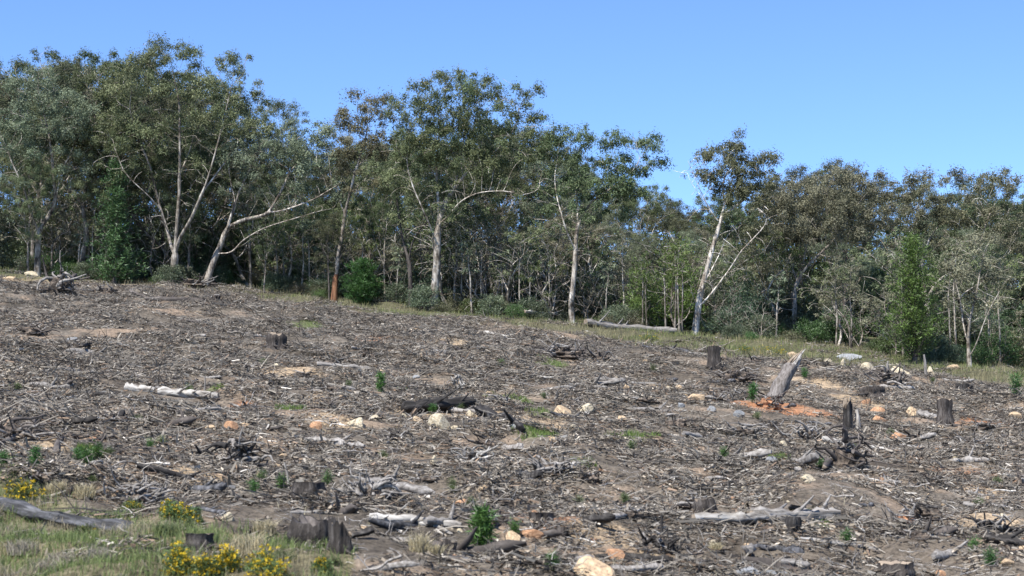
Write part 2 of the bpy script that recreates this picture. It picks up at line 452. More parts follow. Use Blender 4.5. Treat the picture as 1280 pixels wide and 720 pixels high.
def clump_leaves(mb, cl, area, L, wr, cA, cB, g, jit=0.18, clump_jit=0.45):
    """dense dome-shaped tufts: cl (n,4) centres and radii; leaves face outwards and up, so tufts have lit tops and dark undersides"""
    num = np.maximum((area * (cl[:, 3] / 0.5) ** 2).astype(int), 30)
    k = np.repeat(np.arange(len(cl)), num); N = len(k)
    off = unit(g.normal(size=(N, 3))); off[:, 2] = np.where(off[:, 2] < -0.5, -0.6 * off[:, 2], off[:, 2]) 
    lob = 0.8 + 0.45 * g.random((len(cl), 3))[k]
    rr = (0.45 + 0.55 * g.random((N, 1)) ** 0.6) * (0.75 + 0.5 * np.sin(off[:, :1] * 4 + k[:, None]) * np.sin(off[:, 1:2] * 5 + 2 * k[:, None]))
    pos = cl[k, :3] + off * rr * lob * cl[k, 3:4] * np.array([0.95, 0.95, 1.05])
    nrm = unit(off * 0.8 + np.array([0, 0, 0.35]) + 0.55 * g.normal(size=(N, 3)))
    d = g.normal(size=(N, 3)); d[:, 2] -= 0.5; d = unit(d - nrm * (d * nrm).sum(1, keepdims=True)); s = np.cross(nrm, d)
    ln = L[0] + (L[1] - L[0]) * g.random((N, 1)); wd = ln * wr * (0.7 + 0.6 * g.random((N, 1)))
    V = np.stack([pos, pos + d * ln * 0.42 + s * wd / 2, pos + d * ln, pos + d * ln * 0.42 - s * wd / 2], 1).reshape(-1, 3)
    mixc = g.random((len(cl), 1))[k] * 0.65 + g.random((N, 1)) * 0.35
    col = (np.asarray(cA) * (1 - mixc) + np.asarray(cB) * mixc) * (1 + clump_jit * (g.random((len(cl), 1))[k] - 0.5)) * (1 + jit * 1.4 * (g.random((N, 1)) - 0.5))
    mb.add(V, np.arange(N * 4).reshape(N, 4), np.repeat(np.clip(col, 0.005, 1), 4, 0))

def colonize(nodes, parent, attr, step=0.3, kill=0.36, trop=(0, 0, 0.12), iters=90, jit=0.12, g=rng):
    nodes = [np.array(p, float) for p in nodes]; parent = list(parent)
    A = np.array(attr); alive = np.ones(len(A), bool)
    N = np.array(nodes)
    d = ((A[:, None, :] - N[None]) ** 2).sum(-1)
    near = d.argmin(1); nd = d.min(1)
    for it in range(iters):
        if not alive.any(): break
        idx = np.nonzero(alive)[0]
        grow = {}
        v = unit(A[idx] - np.array(nodes)[near[idx]])
        for q, i in enumerate(idx):
            if near[i] in grow: grow[near[i]] += v[q]
            else: grow[near[i]] = v[q].copy()
        newp = []
        for k, dv in grow.items():
            dv = dv / (np.linalg.norm(dv) + 1e-9)
            pk = parent[k]
            if pk >= 0:
                t = nodes[k] - nodes[pk]; dv = dv + 0.45 * t / (np.linalg.norm(t) + 1e-9)
            dv = dv + np.array(trop) + g.normal(size=3) * jit
            dv /= np.linalg.norm(dv) + 1e-9
            newp.append((k, nodes[k] + dv * step))
        s0 = len(nodes)
        for k, p in newp:
            nodes.append(p); parent.append(int(k))
        P = np.array([p for _, p in newp])
        dd = ((A[idx][:, None, :] - P[None]) ** 2).sum(-1)
        m = dd.argmin(1); md = dd.min(1)
        better = md < nd[idx]
        ii = idx[better]; near[ii] = s0 + m[better]; nd[ii] = md[better]
        # attractors that did not come closer for long are dropped through the kill radius growing slightly
        kr = (kill + 0.004 * it) ** 2
        alive &= nd > kr
    return np.array(nodes), np.array(parent)

def skeleton_mesh(mb, nodes, parent, r_base, r_tip=0.007, power=2.3, col=(1, 1, 1), flare=0.28, minr=0.009, scol=None, smooth=2, g=rng, maxsides=8, nroot=1):
    n = len(nodes)
    kids = [[] for _ in range(n)]
    for i, p in enumerate(parent):
        if p >= 0: kids[p].append(i)
    r = np.zeros(n)
    order = range(n - 1, -1, -1)
    for i in order:
        if not kids[i]: r[i] = r_tip
        else: r[i] = sum(r[k] ** power for k in kids[i]) ** (1 / power)
    rb = r[0]
    ex = math.log(max(r_base / r_tip, 1.01)) / math.log(max(rb / r_tip, 1.01))
    r = r_tip * (r / r_tip) ** ex
    pl = np.zeros(n)
    for i in range(1, n): pl[i] = pl[parent[i]] + np.linalg.norm(nodes[i] - nodes[parent[i]])
    r = r * (1 - 0.45 * np.clip(pl / max(pl.max(), 0.1), 0, 1) ** 0.7)
    P = nodes.copy()
    for _ in range(smooth):
        Q = P.copy()
        for i in range(1, n):
            if kids[i] and parent[i] >= 0:
                k = max(kids[i], key=lambda a: r[a])
                Q[i] = 0.5 * P[i] + 0.25 * (P[parent[i]] + P[k])
        P = Q
    z0 = P[0][2]
    done = set()
    starts = [(0, None)]
    while starts:
        s, par = starts.pop()
        ch = [s]
        while kids[ch[-1]]:
            ks = sorted(kids[ch[-1]], key=lambda a: -r[a])
            for k in ks[1:]: starts.append((k, ch[-1]))
            ch.append(ks[0])
        pts = [P[c] for c in ch]; rr = [r[c] for c in ch]
        if par is not None:
            pts = [P[par]] + pts; rr = [min(r[par], rr[0] * 1.25)] + rr
        if len(pts) < 2: continue
        pts = np.array(pts); rr = np.maximum(np.array(rr), minr)
        if par is None and flare:
            h = np.linalg.norm(pts - pts[0], axis=1)
            rr = rr * (1 + flare * np.exp(-h / 0.45))
        sd = maxsides if rr[0] > 0.10 else (5 if rr[0] > 0.035 else 3)
        c = np.asarray(col) * (0.8 + 0.4 * g.random()) * (1.45 if rr[0] < 0.07 else 1.0)
        tube(mb, pts, rr, sd, c, 0, rough=0.16 if rr[0] > .05 else 0.0, cap=False, seed=int(g.integers(1e6)))
    return P, r, kids

def gum_tree(name, limbs, clumps, r_base, leafA, leafB, bark, per=26, att=7, rsp=0.36, leafL=(0.10, 0.17), wr=0.36, seed=1, loc=(0, 0, 0), leafless=0.0, barkcol=(1, 1, 1), step=0.3, orange=None, twigs=1.1):
    """limbs: list of polylines in metres about the base; clumps: (n,4) centres and radii about the base"""
    g = np.random.default_rng(seed)
    nodes = []; par = []
    for li, pl in enumerate(limbs):
        pl = np.asarray(pl, float)
        ln = np.linalg.norm(np.diff(pl, axis=0), axis=1).sum()
        q = curve_pts(pl, max(3, int(ln / step)))
        wv = g.normal(size=q.shape) * 0.055; wv[:2] = 0; q = q + np.cumsum(wv, 0) * 0.35
        if li == 0:
            for i, p in enumerate(q): nodes.append(p); par.append(i - 1)
        else:
            N = np.array(nodes); k = int(((N - q[0]) ** 2).sum(1).argmin())
            for i, p in enumerate(q[1:]):
                nodes.append(p); par.append(k if i == 0 else len(nodes) - 2)
    cl = np.asarray(clumps, float)
    k = np.repeat(np.arange(len(cl)), att)
    off = g.normal(size=(len(k), 3)); off = unit(off) * g.random((len(k), 1)) ** 0.5
    off[:, 2] = off[:, 2] * 0.9 - 0.1
    A = cl[k, :3] + off * cl[k, 3:4]
    NN = np.array(nodes); zt0 = cl[:, 2].max()
    cand = NN[(NN[:, 2] > 0.2 * zt0) & (NN[:, 2] < 0.75 * zt0)]
    if len(cand) and twigs:
        ci = g.integers(0, len(cand), int(twigs * len(cand)))
        o_ = g.normal(size=(len(ci), 3)); o_[:, 2] = np.abs(o_[:, 2]) * 0.7; o_ = unit(o_) * (0.7 + 1.4 * g.random((len(ci), 1)))
        A = np.concatenate([A, cand[ci] + o_])
    P, pr = colonize(nodes, par, A, step=step, g=g, trop=(0, 0, 0.38), jit=0.2)
    root = tag(obj(name, None), None); root.location = [float(q) for q in loc]
    mb = MB()
    Pn, r, kids = skeleton_mesh(mb, P, pr, r_base, col=barkcol, g=g)
    obj('trunk', mb.mesh(name + '_trunk', M[bark], True), root)
    tips = np.array([i for i in range(len(P)) if not kids[i]])
    tips = tips[tips >= len(nodes) - len(limbs)]
    near = [pr[t] for t in tips]
    nn = pr[np.array(near)]; nn = np.where(nn < 0, 0, nn)
    cen = np.concatenate([Pn[tips] + np.array([0, 0, 0.12]), Pn[np.array(near)], Pn[nn][::2]])
    zt = cl[:, 2].max()
    pl_ = 0.45 + 0.55 * sstep(0.35, 0.66, cl[:, 2] / zt)
    mbl = MB()
    clump_leaves(mbl, cl[g.random(len(cl)) < pl_], per * 4.4, leafL, wr, leafA, leafB, g)
    cen = cen[g.random(len(cen)) < 0.16]
    leaf_quads(mbl, cen, max(8, per // 3), (rsp * 0.7, rsp * 0.7, rsp * 0.6), leafL, wr, leafA, leafB, g=g, dome=0.35)
    obj('crown', mbl.mesh(name + '_crown', M['gum_leaf'], False), root)
    return root

def clump_field(ells, spacing, g, rad=(0.32, 0.62), low_cut=-0.55, shell=0.35):
    """scatter clump centres inside a union of ellipsoids (cx,cy,cz,rx,ry,rz), favouring the outer, upper part"""
    out = []
    for (cx, cy, cz, rx, ry, rz) in ells:
        vol = 4.19 * rx * ry * rz
        n = int(vol / spacing ** 3 * 1.5) + 3
        u = unit(g.normal(size=(n * 3, 3))) * (shell + (1 - shell) * g.random((n * 3, 1)) ** 0.5)
        u = u[u[:, 2] > low_cut]
        for p in u[:n * 2]:
            c = np.array([cx + p[0] * rx, cy + p[1] * ry, cz + p[2] * rz])
            if all((c[0] - o[0]) ** 2 + (c[1] - o[1]) ** 2 + (c[2] - o[2]) ** 2 > spacing ** 2 for o in out):
                out.append((*c, rad[0] + (rad[1] - rad[0]) * g.random() ** 1.4))
    return out

GREEN_A, GREEN_B = (0.092, 0.126, 0.060), (0.240, 0.268, 0.142)
GREY_A, GREY_B = (0.105, 0.138, 0.085), (0.240, 0.275, 0.180)
BROWN_A, BROWN_B = (0.128, 0.128, 0.082), (0.248, 0.240, 0.162)

def hero(name, base, rpx, limbs, ells, label, leaf=(GREEN_A, GREEN_B), bark='bark_grey', depth=None, spacing=0.8, seed=1, per=54, extra=None, lower=True, **kw):
    b = ground_at(*base)
    if depth is not None:
        b = at_depth(base[0], base[1], depth); b[2] = float(terrain(b[0], b[1]))
    Y = b[1]; g = np.random.default_rng(seed + 500)
    mpp = Y / F
    LB = []
    for pl in limbs:
        pts = []
        for q in pl:
            dy = q[2] if len(q) > 2 else 0.0
            pts.append(at_depth(q[0], q[1], Y + dy) - b)
        LB.append(pts)
    LB[0][0] = np.array([LB[0][0][0], 0, -0.25])
    E = []
    for e in ells:
        cx, cy, rx, ry = e[:4]; dy = e[4] if len(e) > 4 else 0.0
        c = at_depth(cx, cy, Y + dy) - b
        E.append((c[0], c[1], c[2], rx * mpp, max(1.0, rx * mpp * 0.85), ry * mpp))
    low = []
    if lower:
        for (cx_, cy_, cz_, a_, b_, c_) in E:
            if cz_ > 3.0: low.append((cx_ * 0.92 + g.normal() * 0.3, cy_ + g.normal() * 0.5, cz_ - 1.3 * c_ - 0.5 * g.random(), a_ * 0.95, b_, c_ * 0.8))
    cl = clump_field(E, spacing * 0.88, g, rad=(0.26, 0.86), shell=0.15) + clump_field(low, spacing * 1.35, g)
    t = gum_tree(name, LB, cl, rpx * mpp * 0.66, leaf[0], leaf[1], bark, seed=seed, loc=b, per=per, **kw)
    tag(t, label, 'tree', 'gum trees along the forest edge')
    t['top'] = float(max(c[2] for c in cl) + 0.5)
    return t

H = []
H.append(hero('gum_tree', (47, 336), 6, [[(47, 336), (47, 305), (46, 290), (38, 262, -.5), (28, 228, -1), (14, 195, -1)], [(46, 290), (58, 275, .5), (70, 250, .6), (76, 215, 1), (92, 180, 1)],
    [(47, 302), (35, 296, -1), (15, 285, -2), (2, 280, -2.5)], [(70, 250, .6), (66, 220, .2), (60, 180, 0), (52, 140, 0)]],
    [(22, 175, 40, 42), (70, 150, 48, 45), (50, 115, 40, 28)], 'grey gum with a forked trunk standing beside the dark pine', (GREY_A, GREY_B), 'bark_pale', seed=3))
H.append(hero('gum_tree', (215, 352), 7.5, [[(215, 352), (218, 325), (219, 300), (221, 265), (222, 225), (224, 180), (224, 135), (218, 95)],
    [(218, 318), (226, 295, -.5), (240, 270, -1), (254, 238, -1.3), (266, 200, -1.2), (276, 160, -1), (284, 120, -.8)],
    [(254, 238, -1.3), (278, 208, -.8), (300, 182, 0), (318, 150, .4)], [(217, 320), (208, 290, .5), (196, 255, 1), (186, 215, 1), (170, 175, .6), (158, 140, 0)],
    [(208, 290, .5), (200, 262, -.6), (182, 240, -1.2), (160, 218, -1.5), (148, 190, -1.5)], [(222, 225), (236, 190, 1), (244, 150, 1.4), (246, 110, 1.2)]],
    [(215, 72, 38, 24), (175, 105, 42, 30), (240, 110, 34, 28), (290, 85, 32, 22), (312, 125, 28, 28), (285, 160, 40, 30), (150, 165, 34, 34), (195, 165, 30, 28), (325, 165, 18, 18)],
    'tall spreading gum with many pale stems rising from one short trunk', (GREEN_A, GREEN_B), 'bark_pale', seed=4, spacing=0.82))
H.append(hero('gum_tree', (255, 358), 7, [[(255, 358), (264, 335, 0), (275, 308, 0), (285, 285, 0), (296, 258, -.2), (304, 232, -.3), (318, 205, 0), (332, 180, 0)],
    [(285, 285, 0), (305, 274, -.8), (335, 266, -1.2), (368, 256, -1.5), (398, 243, -1.5), (420, 230, -1)],
    [(272, 316, 0), (290, 316, -1), (306, 303, -1.5), (330, 288, -2), (370, 275, -2), (410, 262, -1.6)], [(296, 258, -.2), (290, 235, .6), (285, 205, 1)], [(335, 266, -1.2), (350, 240, -.6), (365, 210, 0)]],
    [(340, 195, 55, 32), (395, 205, 40, 32), (300, 195, 30, 30), (400, 165, 22, 18), (355, 170, 24, 14), (420, 240, 22, 22)],
    'leaning gum with long low limbs reaching over grey saplings', (GREY_A, GREY_B), 'bark_grey', seed=5))
H.append(hero('gum_tree', (417, 377), 4.6, [[(417, 377), (419, 352), (422, 325), (428, 296), (431, 270), (438, 240), (447, 208), (456, 178), (460, 150)],
    [(431, 270), (424, 245, .6), (420, 215, 1), (425, 185, 1)], [(447, 208), (468, 185, -.5), (480, 160, -.6)]],
    [(455, 145, 34, 30), (440, 180, 30, 30), (472, 185, 22, 28), (428, 215, 18, 16), (470, 125, 18, 12)],
    'slim gum whose bark is stripped to orange wood at the base', ((0.100, 0.098, 0.055), (0.190, 0.178, 0.100)), 'bark_grey', seed=6))
H.append(hero('gum_tree', (539, 388), 8, [[(539, 388), (543, 365), (547, 335), (549, 305), (551, 285), (556, 262, .2), (568, 238, .4), (588, 212, .6), (606, 180, .6), (612, 145, .4)],
    [(552, 280), (568, 262, -.8), (580, 250, -1.2), (603, 241, -1.8), (635, 240, -2), (655, 246, -2.2), (676, 240, -2)],
    [(550, 292), (547, 260, .5), (545, 225, 1), (548, 185, 1), (552, 145, .8)], [(548, 310), (540, 288, -.6), (528, 262, -1), (515, 235, -1), (505, 200, -1)],
    [(588, 212, .6), (620, 190, 0), (645, 160, -.3), (652, 130, 0)], [(547, 225, 1), (530, 195, 1.4), (515, 160, 1.6)], [(568, 238, .4), (576, 200, 1.4), (582, 160, 1.6), (580, 130, 1.6)]],
    [(570, 118, 62, 26), (520, 140, 40, 34), (590, 155, 60, 34), (650, 128, 30, 26), (540, 185, 56, 34), (625, 195, 46, 30), (670, 190, 28, 30), (675, 150, 16, 14), (600, 215, 40, 18)],
    'broad round crowned gum with a thick cream trunk at the clearing edge', (GREEN_A, (0.130, 0.138, 0.066)), 'bark_pale', seed=7, spacing=0.84))
H.append(hero('gum_tree', (514, 384), 5, [[(514, 384), (513, 355), (511, 325), (516, 302), (526, 286, -.4), (538, 276, -.8), (552, 258, -1)], [(511, 325), (503, 300, .5), (498, 270, .8), (494, 235, .8)]],
    [(495, 230, 22, 26), (548, 240, 20, 20)], 'dark barked crooked gum close beside the thick cream trunk', (GREEN_A, GREEN_B), 'bark_dark', seed=8))
H.append(hero('gum_tree', (716, 404), 5.6, [[(716, 404), (714, 380), (718, 350), (720, 320), (722, 292), (724, 262), (722, 235), (735, 205)],
    [(722, 280), (738, 252, .6), (750, 225, .8), (764, 200, .8), (772, 180, .8)], [(720, 315), (708, 288, -.6), (700, 262, -.8), (694, 230, -.6), (698, 200, -.3)],
    [(738, 252, .6), (765, 235, 0), (790, 215, -.4), (805, 195, -.4)], [(718, 350), (708, 345, -.8), (700, 330, -1), (690, 318, -1)], [(724, 262), (716, 225, 1), (712, 190, 1.2)]],
    [(705, 172, 20, 14), (738, 172, 24, 14), (775, 178, 24, 13), (808, 182, 20, 12), (720, 205, 34, 16), (780, 215, 30, 14), (700, 235, 36, 22), (765, 240, 50, 18), (690, 195, 16, 16), (825, 205, 8, 8)],
    'open gum with thin upright stems and umbrella tufts behind the fallen trunk', (GREEN_A, (0.128, 0.150, 0.075)), 'bark_pale', seed=9, spacing=0.72))
H.append(hero('gum_tree', (868, 418), 6.5, [[(868, 418), (872, 390), (878, 358), (888, 322), (894, 296), (901, 270), (905, 248), (903, 225), (910, 195)],
    [(873, 386), (888, 368, -.6), (903, 348, -1.1), (915, 328, -1.4), (926, 312, -1.5), (942, 296, -1.4), (958, 280, -1)],
    [(878, 356), (890, 338, .8), (899, 322, 1.2), (908, 300, 1.4), (920, 280, 1.4)], [(905, 342, -1.1), (922, 334, -1.8), (936, 322, -2.2), (950, 318, -2.4)],
    [(901, 270), (922, 256, .2), (940, 238, .3), (955, 215, .3)], [(896, 280), (884, 255, -.4), (874, 232, -.5), (866, 212, -.5), (860, 200, -.5)], [(884, 255, -.4), (872, 240, -.2), (858, 222, 0)], [(905, 248), (892, 225, .6), (884, 205, .7)], [(903, 225), (920, 200, .4), (922, 180, .4)]],
    [(912, 190, 22, 16), (938, 212, 28, 20), (958, 228, 18, 22), (885, 198, 10, 8), (905, 225, 22, 16), (925, 245, 34, 18), (960, 200, 10, 6), (921, 172, 6, 4), (950, 290, 22, 14)],
    'leaning white trunked gum with a low fork and thin dark crown', ((0.085, 0.090, 0.048), (0.170, 0.172, 0.095)), 'bark_pale', seed=10, spacing=0.66, barkcol=(1.75, 1.78, 1.85)))
H.append(hero('gum_tree', (994, 422), 5.2, [[(994, 422), (993, 398), (994, 372), (998, 352), (1008, 334, -.3), (1024, 318, -.5), (1042, 300, -.5), (1060, 275, -.3)],
    [(998, 352), (988, 332, .5), (982, 305, .8), (976, 275, 1)], [(993, 388), (976, 386, -.8), (962, 378, -1.2), (948, 364, -1.6), (932, 348, -1.8)],
    [(1024, 318, -.5), (1040, 322, -1.4), (1060, 312, -2)], [(1000, 345), (1006, 315, .8), (1010, 280, 1.2), (1020, 250, 1.2)]],
    [(985, 262, 40, 30), (1030, 250, 50, 36), (1075, 245, 44, 34), (1020, 290, 60, 20), (960, 290, 26, 20), (1060, 222, 34, 14), (1095, 275, 26, 22)],
    'bushy brown leaved gum with twisted low branches beside the white gum', (BROWN_A, BROWN_B), 'bark_grey', seed=11, spacing=0.78))
H.append(hero('gum_tree', (1158, 446), 6, [[(1158, 446), (1160, 410), (1160, 375), (1172, 352), (1188, 340, -.5), (1208, 330, -.8), (1222, 312, -.9), (1230, 285, -.8), (1238, 260, -.5)],
    [(1160, 375), (1152, 340, .6), (1158, 305, .8), (1172, 280, .8), (1190, 262, .8)], [(1208, 330, -.8), (1235, 328, -1.4), (1262, 318, -1.6)], [(1158, 320, .7), (1140, 290, 1), (1128, 260, 1.2)]],
    [(1140, 245, 34, 24), (1190, 240, 40, 24), (1240, 232, 40, 24), (1215, 270, 46, 20), (1262, 275, 24, 24), (1150, 280, 30, 16)],
    'gum with bright white arching limbs behind the green cypress', ((0.10, 0.108, 0.060), (0.20, 0.198, 0.118)), 'bark_pale', seed=12, spacing=0.84, depth=101, barkcol=(1.2, 1.2, 1.2)))
H.append(hero('gum_tree', (104, 345), 6, [[(104, 345), (102, 320), (106, 290), (100, 255), (108, 215), (112, 170), (118, 120)], [(106, 290), (120, 262, .5), (130, 225, .8), (140, 180, .8)], [(100, 255), (88, 225, -.6), (84, 190, -.6)]],
    [(120, 100, 30, 24), (145, 130, 30, 26), (95, 140, 26, 28), (112, 175, 34, 26)], 'upright gum rising behind the dark pine', (GREEN_A, (0.120, 0.138, 0.064)), 'bark_grey', seed=13, depth=106))
H.append(hero('gum_tree', (1212, 458), 4.6, [[(1212, 458), (1211, 430), (1214, 400), (1222, 372), (1226, 340), (1236, 310)], [(1211, 432), (1204, 405, .5), (1200, 375, .8), (1192, 345, .8)], [(1212, 450), (1222, 425, -.5), (1232, 398, -.6), (1246, 372, -.6)]],
    [(1225, 310, 36, 24), (1195, 335, 26, 20), (1250, 345, 26, 22)], 'small multi stemmed gum beyond the bright green cypress', (BROWN_A, BROWN_B), 'bark_pale', seed=14))

# orange stripped band at the foot of the slim gum
def stripped_band(t):
    mb = MB()
    pts = np.array([[0, 0, -0.15], [0.06, 0, 0.5], [0.1, 0, 1.0], [0.16, 0, 1.45]])
    b = np.array(t.location)
    P = np.array([at_depth(x, y, b[1]) - b for x, y in ((417, 380), (417.8, 366), (419, 352), (420, 343))]); P[0][2] = -0.2
    tube(mb, curve_pts(P, 7), [0.215, 0.185, 0.172, 0.163, 0.157, 0.152, 0.10], 10, rough=0.12)
    o = obj('stripped_wood', mb.mesh('stripped_wood', M['stripped'], True), t)
    o['label'] = 'bare orange wood where the bark has come away'
stripped_band(H[3])

# generic forest trees: prototypes in metres, copied into the rows behind
def generic(seed, h, kind, leaf, bark, label):
    g = np.random.default_rng(seed)
    limbs = []; ells = []
    lean = g.normal() * 0.06
    fork = h * (0.25 + 0.15 * g.random())
    top = np.array([lean * h, g.normal() * 0.4, h * 0.78])
    limbs.append([(0, 0, -0.3), (lean * fork * 0.6, 0, fork * 0.5), (lean * fork, 0.1, fork), tuple(top * 0.5 + np.array([lean * fork, 0.1, fork]) * 0.5 + g.normal(size=3) * 0.3), tuple(top)])
    nl = 5 + int(g.integers(3))
    for i in range(nl):
        a = 2 * PI * (i + g.random() * 0.6) / nl
        s = fork * (0.75 + 0.9 * g.random()); o = np.array([lean * s, 0.05, s])
        L = h * (0.28 + 0.16 * g.random()); d = np.array([math.cos(a) * 0.6, math.sin(a) * 0.6, 1.0])
        limbs.append([tuple(o), tuple(o + d * L * 0.35 + np.array([math.cos(a), math.sin(a), 0]) * 0.25), tuple(o + d * L * 0.7), tuple(o + d * L + g.normal(size=3) * 0.3)])
        e = o + d * L
        ells.append((e[0], e[1], e[2] + 0.3, 1.5 + 0.7 * g.random(), 1.5 + 0.7 * g.random(), 1.0 + 0.4 * g.random()))
    ells.append((top[0], top[1], h * 0.86, 1.9, 1.9, h * 0.12))
    ells.append((0, 0, h * 0.55, 2.2, 2.2, h * 0.13))
    ells.append((0.3 * g.normal(), 0.3 * g.normal(), h * 0.38, 1.9, 1.9, h * 0.10))
    cl = clump_field(ells, 0.98, g, rad=(0.28, 0.88))
    t = gum_tree('gum_tree', limbs, cl, 0.0125 * h, leaf[0], leaf[1], bark, seed=seed, per=56, step=0.32)
    t['top'] = float(max(c[2] for c in cl) + 0.4)
    t['used'] = 0; tag(t, label, 'tree', 'gum trees in the forest behind the edge')
    return t
G = [generic(101, 13, 0, (GREEN_A, GREEN_B), 'bark_grey', 'dark green gum deep in the forest behind the edge trees'),
     generic(102, 12, 0, (GREY_A, GREY_B), 'bark_pale', 'grey green gum with pale limbs deep in the forest'),
     generic(103, 12, 0, (BROWN_A, BROWN_B), 'bark_grey', 'brownish leaved gum deep in the forest behind the edge trees'),
     generic(104, 14, 0, (GREEN_A, (0.118, 0.13, 0.06)), 'bark_pale', 'tall olive green gum standing among the forest rows'),
     generic(105, 11, 0, ((0.066, 0.076, 0.042), (0.125, 0.128, 0.072)), 'bark_dark', 'dull olive gum with a dark trunk in the forest'),
     generic(106, 13, 0, ((0.055, 0.085, 0.04), (0.115, 0.15, 0.07)), 'bark_grey', 'fresh green topped gum standing among the forest rows')]

SILX = [-60, 0, 60, 130, 200, 260, 330, 350, 385, 420, 470, 560, 680, 700, 740, 820, 835, 870, 930, 965, 1000, 1060, 1110, 1150, 1200, 1240, 1340]
SILY = [62, 60, 56, 58, 70, 95, 150, 180, 172, 160, 150, 130, 160, 186, 198, 215, 228, 232, 230, 222, 212, 205, 214, 232, 216, 210, 212]
def silhouette(px):
    return float(np.interp(px, SILX, SILY))
gb = np.random.default_rng(77)
def forest_row(y0, dx, drop):
    x = -0.33 * y0
    while x < 0.33 * y0:
        X = x + gb.normal() * 0.5; Y = y0 + gb.normal() * 1.3
        px, _ = project(X, Y, 8.0)
        sy = silhouette(px) + drop[0] + (drop[1] - drop[0]) * gb.random() ** 1.2
        zt = at_depth(px, sy, Y)[2]; zb = float(terrain(X, Y))
        hh = zt - zb
        wgt = np.array([1.2, 1.0, 0.5, 1.2, 0.6, 1.0]) if px < 840 else np.array([0.5, 0.7, 1.6, 0.6, 1.5, 0.5])
        k = int(gb.choice(6, p=wgt / wgt.sum()))
        p = G[k]
        o = p if p['used'] == 0 else copy_tree(p)
        p['used'] = 1
        sc = hh / p['top']
        place(o, (X, Y, zb), gb.random() * 6.28, sc)
        o.scale = (sc * (0.85 + 0.3 * gb.random()),) * 2 + (sc,)
        x += dx * (0.75 + 0.5 * gb.random())
forest_row(104.5, 4.0, (95, 165))
forest_row(107.5, 4.2, (30, 110))
forest_row(112, 3.9, (-2, 60))
forest_row(119, 3.9, (-4, 40))
forest_row(128, 4.3, (0, 50))
forest_row(140, 5.0, (5, 60))

# ------------------------------------------------------------------ understorey
def bush(name, rx, rz, n, per, leaf, L, wr, mat, seed, label, cat, group, stem='bark_grey', droop=0.1, fill=0.25):
    g = np.random.default_rng(seed)
    root = tag(obj(name, None), label, cat, group)
    u = unit(g.normal(size=(n, 3))) * (fill + (1 - fill) * g.random((n, 1)) ** 0.5); u[:, 2] = np.abs(u[:, 2])
    cen = u * np.array([rx, rx, rz * 0.9]) * (0.75 + 0.5 * g.random((n, 1)))
    cen[:, 2] += 0.1 * rz
    mb = MB()
    for c in cen[::3]:
        b = np.array([g.normal() * rx * 0.1, g.normal() * rx * 0.1, -0.1])
        mid = b * 0.5 + c * 0.5 + np.array([0, 0, 0.12 * rz]) + g.normal(size=3) * 0.06 * rx
        tube(mb, curve_pts([b, mid, c], 5), np.linspace(0.018, 0.006, 5) * (0.7 + rz * 0.35), 4, cap=False)
    obj('stem', mb.mesh(name + '_stem', M[stem], True), root)
    ml = MB()
    s = 0.21 * rx + 0.08
    leaf_quads(ml, cen, per, (s, s, s * 0.75), L, wr, leaf[0], leaf[1], droop=droop, g=g, dome=0.3)
    obj('foliage', ml.mesh(name + '_foliage', M[mat], False), root)
    root['used'] = 0
    return root
GRP = 'shrubs of the forest understorey'
B = [bush('shrub', 1.1, 1.5, 110, 40, ((0.07, 0.098, 0.055), (0.155, 0.19, 0.115)), (0.08, 0.16), 0.35, 'bush_leaf', 1, 'rounded grey green shrub under the gum trees', 'shrub', GRP),
     bush('shrub', 1.0, 1.3, 100, 40, ((0.05, 0.085, 0.025), (0.10, 0.16, 0.05)), (0.07, 0.15), 0.3, 'bush_leaf', 2, 'fresh green shrub at the foot of the forest', 'shrub', GRP),
     bush('shrub', 1.2, 1.1, 100, 36, ((0.10, 0.098, 0.054), (0.185, 0.175, 0.10)), (0.08, 0.16), 0.25, 'bush_leaf', 3, 'low olive brown shrub along the forest edge', 'shrub', GRP),
     bush('wattle', 1.3, 3.2, 170, 40, ((0.045, 0.072, 0.028), (0.10, 0.14, 0.058)), (0.10, 0.2), 0.3, 'bush_leaf', 4, 'tall dark green wattle filling the gaps between gum trunks', 'shrub', GRP, fill=0.1),
     bush('wattle', 1.3, 3.0, 170, 36, ((0.07, 0.082, 0.046), (0.14, 0.155, 0.092)), (0.10, 0.2), 0.28, 'bush_leaf', 5, 'tall dull green wattle filling the gaps between gum trunks', 'shrub', GRP, fill=0.1)]
# bare twiggy shrub
def bare_shrub(seed):
    g = np.random.default_rng(seed)
    root = tag(obj('bare_shrub', None), 'leafless grey twiggy shrub at the forest edge', 'shrub', 'bare shrubs at the forest edge')
    A = unit(g.normal(size=(260, 3))) * g.random((260, 1)) ** 0.5 * np.array([1.3, 1.0, 1.1]) + np.array([0, 0, 1.3])
    A = A[A[:, 2] > 0.25]
    P, pr = colonize([(0, 0, -0.1), (0.05, 0, 0.15), (0, 0.05, 0.35)], [-1, 0, 1], A, step=0.16, kill=0.18, g=g, jit=0.3)
    mb = MB(); skeleton_mesh(mb, P, pr, 0.034, r_tip=0.006, g=g, flare=0.2, smooth=0, minr=0.006)
    obj('branches', mb.mesh('bare_shrub', M['bark_grey'], True), root)
    root['used'] = 0
    return root
BARE = [bare_shrub(21), bare_shrub(22)]
gs = np.random.default_rng(5)
def scatter(proto, X, Y, sc, rz=None):
    o = proto if proto['used'] == 0 else copy_tree(proto)
    proto['used'] = 1
    place(o, (X, Y, float(terrain(X, Y)) - 0.05), gs.random() * 6.28 if rz is None else rz, sc)
    return o
HEROX = [47, 104, 215, 255, 417, 514, 539, 716, 868, 994, 1212]
